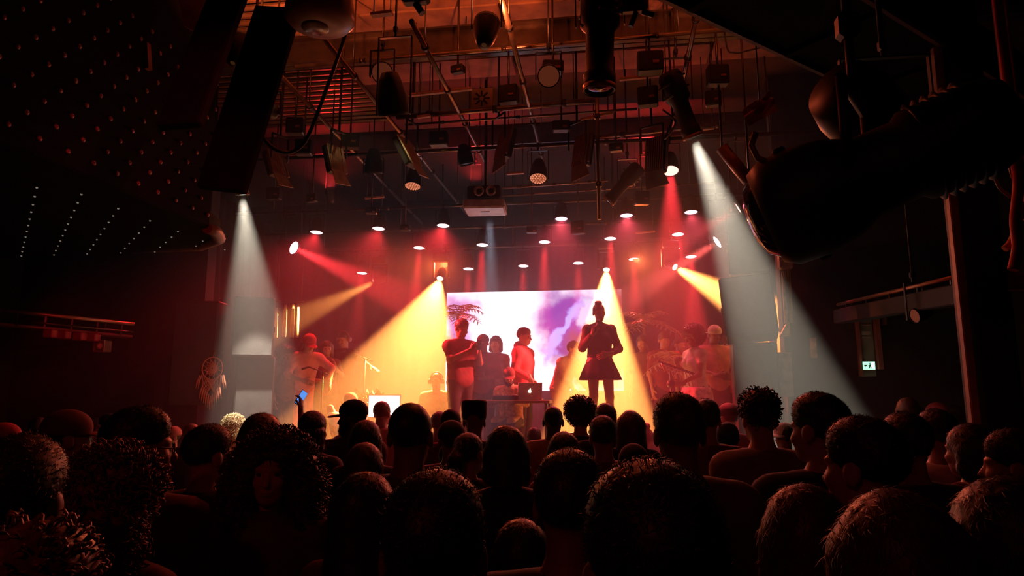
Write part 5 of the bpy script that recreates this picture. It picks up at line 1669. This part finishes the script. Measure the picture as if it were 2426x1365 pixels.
# hazy figure bending in the yellow beam
loc, H = stage_at(1325, 812, 10.9)
person('hazy figure in pale clothes bending within the yellow beam', loc, math.pi + 1.0, 1.72, pose('m', chest=(0, .12, 1.24), neck=(0, .2, 1.42), head=(0, .28, 1.56), shL=(-.18, .18, 1.35), shR=(.18, .18, 1.35), elL=(-.22, .25, 1.1), elR=(.22, .25, 1.1), wrL=(-.2, .4, .95), wrR=(.2, .4, .95)), 'bend', 'm', 'short', 'brown', 3, 'tan', 'tan', .9, hires=True)
loc, H = stage_at(1037, 882, 9.9)
person('hazy seated figure with headphones in the wide yellow beam', loc + Vector((0, 0, -.18)), math.pi, 1.72, pose('m', pelvis=(0, 0, .55), chest=(0, .03, .87), neck=(0, .04, 1.065), head=(0, .07, 1.225), shL=(-.18, .03, .995), shR=(.18, .03, .995), elL=(-.25, .1, .78), elR=(.25, .1, .78), wrL=(-.12, .3, .72), wrR=(.12, .3, .72),
        hipL=(-.09, .02, .54), hipR=(.09, .02, .54), knL=(-.12, .44, .56), knR=(.12, .44, .56), anL=(-.12, .42, .27), anR=(.12, .42, .27)), 'sit', 'm', 'crop', 'brown', 2, 'tan', 'olive', .5, phones=True, hires=True)
bx = thing('flight_case', 'road case the hazy seated figure sits on', 'case', loc + Vector((0, 0, 0)))
MB().bbox((0, 0, .14), (.5, .42, .26), .015).build('body', CAB, bx)
for s in (-1, 1): MB().box((0, s * .205, .14), (.5, .012, .02)).build('edge_strip', STEEL, bx)
# dj behind the laptop
SIT = dict(pelvis=(0, 0, .53), chest=(0, .05, .85), neck=(0, .08, 1.045), head=(0, .13, 1.2), shL=(-.18, .07, .975), shR=(.18, .07, .975),
           hipL=(-.09, .02, .52), hipR=(.09, .02, .52), knL=(-.12, .44, .54), knR=(.12, .44, .54), anL=(-.12, .42, .085), anR=(.12, .42, .085))
loc, H = stage_at(1212, 868, 9.45)
person('dj in a floral shirt and flat brimmed cap behind the laptop', loc, math.pi - .15, (H) / 1.36 * 1.75, pose('m', hp=-.35, hy=.25, elR=(.27, .1, .78), wrR=(.2, .34, .8), hdR=(-.1, .95, -.1), hnR=(0, 0, -1), elL=(-.27, .12, .78), wrL=(-.16, .36, .8), hdL=(.1, .95, -.1), hnL=(0, 0, -1), **SIT), 'dj', 'm', 'crop', 'black', 2, 'floral', 'black', .35, hat='cap', hatc='maroon', beard=True, hires=True)
st_ = thing('stool', 'round stool under the dj', 'stool', loc)
MB().lathe([(.17, .40), (.18, .42), (.17, .45), (.001, .455)], 20).build('seat', BLACK, st_)
for k in range(4):
    a = math.pi / 4 + k * math.pi / 2
    MB().tube([(.1 * math.cos(a), .1 * math.sin(a), .4), (.17 * math.cos(a), .17 * math.sin(a), 0)], .012, 6).build('leg', STEEL, st_)
# left group
loc, H = stage_at(677, 810, 9.1, .09)
person('woman with a big dark afro in profile at stage left', loc, math.pi + 1.0, H, pose('f', hp=-.1), 'plainf2', 'f', 'roundafro', 'black', 1, 'brown', 'black', .5, hires=True)
loc, H = stage_at(718, 812, 9.4)
person('man in a red cap leaning forward with long locks at stage left', loc, math.pi + .75, max(1.65, H + .18), pose('m', chest=(0, .1, 1.24), neck=(0, .2, 1.41), head=(0, .27, 1.54), hp=-.35, shL=(-.18, .17, 1.34), shR=(.18, .17, 1.34), elL=(-.33, .3, 1.2), wrL=(-.25, .46, .98), hdL=(.1, .4, -.9), elR=(.28, .25, 1.1), wrR=(.12, .45, 1.02), hdR=(-.6, .7, -.3)), 'lean', 'm', 'dreads', 'brown', 2, 'pink', 'red', .6, hat='cap', hatc='red', hires=True, hatpitch=-.1)
loc, H = stage_at(775, 808, 9.85)
person('woman with long hair playing between the red cap and the headphones man', loc, math.pi + .5, H, pose('f', hp=-.2, elR=(.24, .1, 1.12), wrR=(.05, .28, 1.1), hdR=(-.6, .6, .2), elL=(-.24, .1, 1.2), wrL=(-.12, .3, 1.3), hdL=(.2, .3, .9)), 'play', 'f', 'long', 'brown', 2, 'maroon', 'black', .4, hires=True)
loc, H = stage_at(816, 786, 10.35)
person('man with headphones pointing his arm to the right', loc, math.pi - .25, H, pose('m', hp=-.25, elL=(-.36, .1, 1.32), wrL=(-.6, .16, 1.2), hdL=(-.9, .1, -.35), hnL=(0, 0, -1), cuL=.15, elR=(.24, .1, 1.14), wrR=(.06, .26, 1.16), hdR=(-.6, .6, .2)), 'point', 'm', 'crop', 'black', 2, 'maroon', 'black', .38, phones=True, hires=True)
loc, H = stage_at(826, 925, 8.95)
person('person in a white shirt and cap sitting at the stage edge', loc + Vector((0, 0, -.46)), math.pi + .6, 1.72, pose('m', hp=-.3, **SIT), 'sit2', 'm', 'crop', 'black', 2, 'white', 'tan', .5, hat='cap', hatc='tan', hires=True)
# right group
loc, H = stage_at(1642, 768, 9.2, .06)
person('woman with a round dark afro in a white top singing at right', loc, math.pi - 1.1, H, pose('f', hp=-.25, elR=(.2, .02, 1.14), wrR=(.1, .22, 1.27), hdR=(-.4, .3, .8), cuR=1.1, elL=(-.21, .08, 1.12), wrL=(-.1, .3, 1.0), hdL=(.3, .9, .0), cuL=1.1), 'afrosing', 'f', 'roundafro', 'black', 1, 'white', 'maroon', .2, hires=True)
pm = Matrix.Translation(loc) @ Matrix.Rotation(math.pi - 1.1, 4, 'Z') @ Matrix.Scale(H / 1.75, 4)
mk = thing('shaker', 'round black shaker held by the woman with the afro', 'shaker', pm @ Vector((-.06, .42, 1.0)))
MB().lathe([(.001, -.055), (.04, -.04), (.055, 0), (.04, .04), (.001, .055)], 16, close=False).build('ball', BLACK, mk)
MB().tube([(0, 0, 0), pm.to_3x3() @ Vector((-.03, -.11, -.03))], .012, 8).build('handle', mat('table_wood', (.3, .16, .08), .5), mk)
loc, H = stage_at(1690, 773, 9.9)
person('man with a white backwards cap and printed shirt at stage right', loc, math.pi + .3, H, pose('m', hp=-.2, elR=(.26, .05, 1.14), wrR=(.1, .26, 1.06), hdR=(-.8, .4, 0), elL=(-.26, .05, 1.14), wrL=(-.1, .26, 1.04), hdL=(.8, .4, 0)), 'printed', 'm', 'crop', 'black', 1, 'pink', 'brown', .4, hat='cap', hatc='white', hatyaw=math.pi, hires=True)
for (px, py, Y, build, hr, sk, sh, rz, txt) in ((1572, 788, 10.8, 'm', 'short', 2, 'maroon', .3, 'bystander with short hair left of the round afro'),
                                          (1522, 795, 11.2, 'f', 'bob', 2, 'brown', -.4, 'bystander with a bob under the pale palm fronds'),
                                          (1608, 800, 11.0, 'f', 'pony', 3, 'pink', .6, 'bystander with a ponytail just behind the round afro'),
                                          (1722, 800, 10.9, 'm', 'curlytop', 2, 'red', .5, 'bystander with curly hair beside the hung loudspeaker')):
    loc, H = stage_at(px, py, Y)
    person(txt, loc, math.pi + rz, min(1.85, H), pose(build, hp=-.1), 'by' + build, build, hr, 'brown', sk, sh, 'black', .4)
# ---------------------------------------------------------------- CROWD
WID = {'crop': .165, 'short': .172, 'fade': .17, 'flat': .174, 'curlytop': .205, 'afro': .29, 'roundafro': .33, 'bigcurly': .42, 'longcurly': .36, 'long': .2, 'bob': .2, 'bun': .168, 'pony': .168, 'braids': .19, 'dreads': .22, 'cap': .184, 'beanie': .19, 'flathat': .195, 'topbun': .165}
TOP = {'crop': .127, 'short': .137, 'fade': .138, 'flat': .14, 'curlytop': .165, 'afro': .2, 'roundafro': .195, 'bigcurly': .175, 'longcurly': .165, 'long': .132, 'bob': .135, 'bun': .19, 'pony': .13, 'braids': .132, 'dreads': .13, 'cap': .144, 'beanie': .155, 'flathat': .168, 'topbun': .165}
CPOSE = {}
def cpose(build, hy, kind='stand'):
    k = (build, round(hy, 1), kind)
    if k not in CPOSE:
        kw = {}
        if kind == 'phone':
            s = .85 if build == 'f' else 1
            kw = dict(elR=(.25, .16, 1.33), wrR=(.09, .3, 1.55), hdR=(-.35, .3, .85), hnR=(-.5, .3, 0), cuR=.8, elL=(-.25, .16, 1.33), wrL=(-.09, .3, 1.55), hdL=(.35, .3, .85), hnL=(.5, .3, 0), cuL=.8)
        elif kind == 'up':
            kw = dict(elR=(.3, .12, 1.55), wrR=(.24, .2, 1.84), hdR=(-.1, .2, .95), hnR=(-1, 0, 0), cuR=.6)
        elif kind == 'drink':
            kw = dict(elR=(.26, .02, 1.14), wrR=(.17, .26, 1.2), hdR=(-.2, .8, .4), hnR=(-1, 0, 0), cuR=1.0)
        elif kind == 'fold':
            kw = dict(elR=(.25, .06, 1.14), wrR=(-.04, .2, 1.2), hdR=(-.95, .1, .1), hnR=(0, -1, 0), elL=(-.25, .06, 1.14), wrL=(.04, .22, 1.16), hdL=(.95, .1, .1), hnL=(0, -1, 0))
        CPOSE[k] = pose(build, hy=hy, **kw)
    return k, CPOSE[k]
CROWD = [
    # label, px centre, py top, width px, hair/hat, opts
    ('nearest man with a huge round cropped head at bottom centre right', 1545, 1088, 322, 'short', {}),
    ('near person with a broad round head at bottom centre', 1030, 1112, 252, 'short', dict(dd=.02)),
    ('near woman with long straight hair left of the broad round head', 868, 1113, 150, 'long', dict(b='f')),
    ('man with short hair and ears showing between the two biggest heads', 1347, 1063, 172, 'short', dict(skin=1)),
    ('woman with big curly hair turned round to face us', 655, 1008, 250, 'bigcurly', dict(b='f', rz=math.pi + .25, skin=2, hairc='brown', shirt='brown', sleeve=.9, pose='fold', hires=True)),
    ('woman with long curly hair hanging down her back at left', 290, 1045, 270, 'longcurly', dict(b='f', hairc='auburn', shirt='maroon')),
    ('near head with short frizzy hair at the bottom left corner', 80, 1212, 262, 'curlytop', dict(b='f', hairc='auburn')),
    ('man with an open collar at the left edge', 45, 1028, 162, 'short', dict(shirt='brown', hy=.3)),
    ('near woman with long hair at the bottom right', 2115, 1148, 262, 'long', dict(b='f', hairc='brown')),
    ('woman with a bob left of the long haired woman at bottom right', 1905, 1140, 168, 'bob', dict(b='f', hairc='brown', skin=2, dd=-0.3)),
    ('man with his lit ear showing at right, before the tall heads', 2045, 985, 178, 'short', dict(skin=2, hy=.5, dd=0.5)),
    ('man behind the man with the lit ear', 2145, 975, 118, 'short', dict(dd=0.85)),
    ('man with short tousled hair looking left at right', 1938, 928, 122, 'short', dict(hy=.6, skin=2, dd=0.55)),
    ('tall man in a grey shirt with a high tousled crop', 1797, 914, 96, 'curlytop', dict(shirt='grey', skin=2, dd=.35)),
    ('broad man with messy hair in front of the right performers', 1607, 930, 112, 'short', dict(shirt='olive', hairc='brown')),
    ('man just behind the broad man with messy hair', 1672, 945, 70, 'short', dict(shirt='brown', dd=0.6)),
    ('person with a bushy round afro below the singer', 1374, 936, 78, 'afro', dict()),
    ('person with a smooth round head right of the bushy afro', 1435, 955, 50, 'short', dict(hairc='brown')),
    ('dark haired person directly in front of the smooth round head', 1428, 984, 66, 'short', dict()),
    ('woman with long straight hair falling to the right', 1493, 970, 62, 'long', dict(b='f', hairc='brown')),
    ('short haired person with glowing shoulders near the laptop', 1310, 961, 44, 'crop', dict(shirt='tan', skin=0, dd=-0.5)),
    ('person in a dark bob below the short haired person', 1335, 1020, 82, 'bob', dict(b='f')),
    ('person with a smooth bob right of the cheek turned woman', 1199, 1005, 106, 'bob', dict(b='f')),
    ('woman with her hair tied up and cheek showing', 1112, 1022, 72, 'pony', dict(b='f', hy=-.5, skin=2)),
    ('man with a large shaved head and thick neck at centre left', 973, 951, 100, 'crop', dict(skin=1, shirt='olive')),
    ('person in a tall flat topped hat', 1124, 946, 60, 'flathat', dict(hat='flathat')),
    ('person with a rounded cap left of the flat topped hat', 1068, 968, 56, 'beanie', dict(hat='beanie', dd=0.5)),
    ('person with a cap strap showing below the rounded cap', 1070, 993, 78, 'cap', dict(hat='cap', hatyaw=0, dd=0.5)),
    ('woman with dark hair showing below the shaved head man\'s left', 868, 993, 74, 'bob', dict(b='f')),
    ('woman with a thin hair band in front of the dark bob', 865, 1046, 92, 'bob', dict(b='f', hairc='brown')),
    ('bearded man in a baseball cap with its brim to the left', 836, 944, 56, 'cap', dict(hat='cap', hy=1.3, beard=True, skin=0)),
    ('woman with long braids left of the baseball cap', 742, 971, 66, 'braids', dict(b='f')),
    ('small dark head between the braids and the bob', 806, 1030, 52, 'short', dict(dd=0.8)),
    ('woman with dark wavy hair behind the curly haired woman', 622, 975, 112, 'bob', dict(b='f', hairc='brown', dd=0.6)),
    ('person with glossy short hair and a lit ear at left', 494, 1004, 104, 'short', dict(hy=-.4, skin=2, dd=0.5)),
    ('man with glasses looking to the right at left', 331, 961, 106, 'short', dict(hy=-1.0, glasses=True, skin=2, shirt='maroon')),
    ('person in a rust coloured cap at left', 163, 967, 76, 'cap', dict(hat='cap', hatc='maroon', hy=-.7, skin=2)),
    ('person in a bright red cap at the left edge', 12, 999, 52, 'cap', dict(hat='cap', hatc='red', hy=-.8)),
    ('far person glimpsed left of the rust coloured cap', 92, 988, 34, 'short', dict(skin=2, rz=.5)),
    ('far person turned to us right of the rust coloured cap', 226, 984, 34, 'bob', dict(b='f', rz=2.4, skin=3)),
    ('far person with a pink lit face left of the glasses man', 264, 980, 36, 'short', dict(rz=2.0, skin=3)),
    ('far person with a red nose cap right of the glasses man', 411, 1008, 36, 'cap', dict(hat='cap', hatc='pink', rz=2.6, skin=3)),
    ('far person with a bald pink head beyond the glasses man', 455, 1002, 34, 'crop', dict(hairc='auburn', skin=3)),
    ('woman with blond curls lit by the white beam', 557, 980, 70, 'longcurly', dict(b='f', hairc='blond', shirt='white', dd=0.4)),
    ('person in a white cap with a dark curl motif', 1857, 1000, 46, 'cap', dict(hat='cap', hatc='white', hatyaw=math.pi - 1.2, hy=.2, shirt='white', motif=True)),
    ('man in a dark cap with a bearded cheek between broad man and tall man', 1724, 953, 44, 'cap', dict(hat='cap', hatc='black', hy=.7, beard=True, skin=3)),
    ('person in a black cap below the bearded cheek', 1722, 998, 56, 'beanie', dict(hat='beanie', shirt='tan')),
    ('man in a white shirt at right', 2217, 968, 66, 'short', dict(shirt='white', skin=2, hy=.3)),
    ('dark haired person right of the white shirt', 2292, 1000, 86, 'bob', dict(b='f', skin=2, hy=.6)),
    ('far person with reddish hair at right', 2148, 940, 40, 'bob', dict(b='f', hairc='auburn', skin=3, dd=-0.5)),
    ('far person in a red cap at right', 2219, 952, 36, 'cap', dict(hat='cap', hatc='red', hy=.8)),
    ('far person half hidden by the steel column', 2262, 960, 30, 'short', dict(skin=3, rz=.9, dd=-0.8)),
    ('dark person at the right edge with lit cheek', 2405, 1015, 92, 'short', dict(skin=2, hy=.8)),
    ('large dark person at the lower right edge', 2380, 1120, 190, 'bob', dict(b='f', dd=-0.25)),
    ('light haired person in front of the white monitor', 905, 949, 38, 'crop', dict(hairc='auburn', skin=3, shirt='pink')),
    ('person holding up a phone at the left front', 640, 985, 40, 'short', dict(pose='up')),
    ('person with hands raised filming below the dj', 1190, 1008, 44, 'short', dict(pose='phone', skin=2)),
    ('dark crouched person in front of the long straight hair', 1500, 1048, 74, 'beanie', dict(hat='beanie', dd=-0.5)),
    ('small dark head left of the two biggest heads gap', 1265, 1012, 40, 'short', dict(shirt='tan')),
    ('small dark head right of the bob at centre', 1530, 1000, 38, 'bun', dict(b='f')),
    ('dark head tucked under the shaved head man\'s right', 1040, 975, 40, 'short', dict()),
    ('far dark head left of the shaved head man', 905, 1000, 32, 'short', dict(dd=-0.6)),
    ('person in a dark top low between the two biggest heads', 1235, 1225, 160, 'bob', dict(b='f', dd=.1)),
]
placed = []
for (label, px, py, wpx, st, o) in CROWD:
    d = WID[st] * FPX / wpx + o.get('dd', 0)
    r = ray(px, py)
    Y = d / r.length * r.y * r.length / math.sqrt(r.x ** 2 + r.y ** 2) if False else d * r.y / r.length
    p = pix(px, py, Y)
    Y2 = Y
    H = p.z - .005
    b = o.get('b', 'm')
    # crown is TOP above the head centre for this hair (head centre at 1.627 for a 1.75 body)
    sc = H / (1.627 + TOP[st])
    k, J = cpose(b, o.get('hy', 0), o.get('pose', 'stand'))
    hat = o.get('hat')
    rz = o.get('rz', random.Random(label).uniform(-.25, .25))
    pr = person(label, (p.x, p.y, 0), rz, sc * 1.75, J, k if not o.get('hires') else k + ('hi',), b, None if (hat and st == 'flathat') else ('crop' if hat else st), o.get('hairc', 'black'), o.get('skin', 1), o.get('shirt', random.Random(label + 'x').choice(['black', 'navy', 'black', 'brown', 'maroon'])),
                random.Random(label + 'p').choice(['denim', 'black', 'navy']), o.get('sleeve', .38), hat, o.get('hatc', 'black'), o.get('hatyaw', 0), o.get('glasses', False), o.get('beard', False), group='standing concert crowd', hires=o.get('hires', False))
    placed.append((label, p.x, p.y, sc, H))
    if o.get('motif'):
        hm = headM(J)
        pts = [Vector((-.095, -.01 + .04 * math.cos(a) * (1 - a / 8), .07 + .03 * math.sin(a) * (1 - a / 9))) for a in np.linspace(0, 5.5, 16)]
        c = MB().tube(pts, .006, 5).build('cap_motif', BLACK, pr); c.matrix_local = hm
    if o.get('pose') == 'up':
        M = Matrix.Translation((p.x, p.y, 0)) @ Matrix.Rotation(rz, 4, 'Z') @ Matrix.Scale(sc, 4)
        ph = thing('phone', 'raised phone with a glowing blue screen at left', 'phone', M @ Vector((.22, .24, 1.95)), .3)
        ph.rotation_euler = (0, .55, .95)
        MB().bbox((0, 0, 0), (.075, .01, .155), .004).build('case', BLACK, ph)
        MB().box((0, -.0065, 0), (.066, .002, .14)).build('screen', emit('phone_blue', (.12, .35, 1.0), .9), ph)
    if o.get('pose') == 'phone':
        M = Matrix.Translation((p.x, p.y, 0)) @ Matrix.Rotation(rz, 4, 'Z') @ Matrix.Scale(sc, 4)
        ph = thing('phone', 'phone filming the dj, held with both hands in the crowd', 'phone', M @ Vector((0, .36, 1.66)), 0)
        MB().bbox((0, 0, 0), (.15, .01, .075), .004).build('case', BLACK, ph)
        MB().box((0, -.0065, 0), (.14, .002, .066)).build('screen', emit('phone_warm', (1.0, .75, .35), .9), ph)
# report closest pairs while iterating
import os
if os.environ.get('CROWD_DEBUG'):
    for i, a in enumerate(placed):
        print('CROWD %-60s X%.2f Y%.2f H%.2f' % (a[0][:60], a[1], a[2], a[4]))
        for b in placed[:i]:
            if math.hypot(a[1] - b[1], (a[2] - b[2])) < .34: print('   close to', b[0][:50], '%.2f' % math.hypot(a[1] - b[1], a[2] - b[2]))
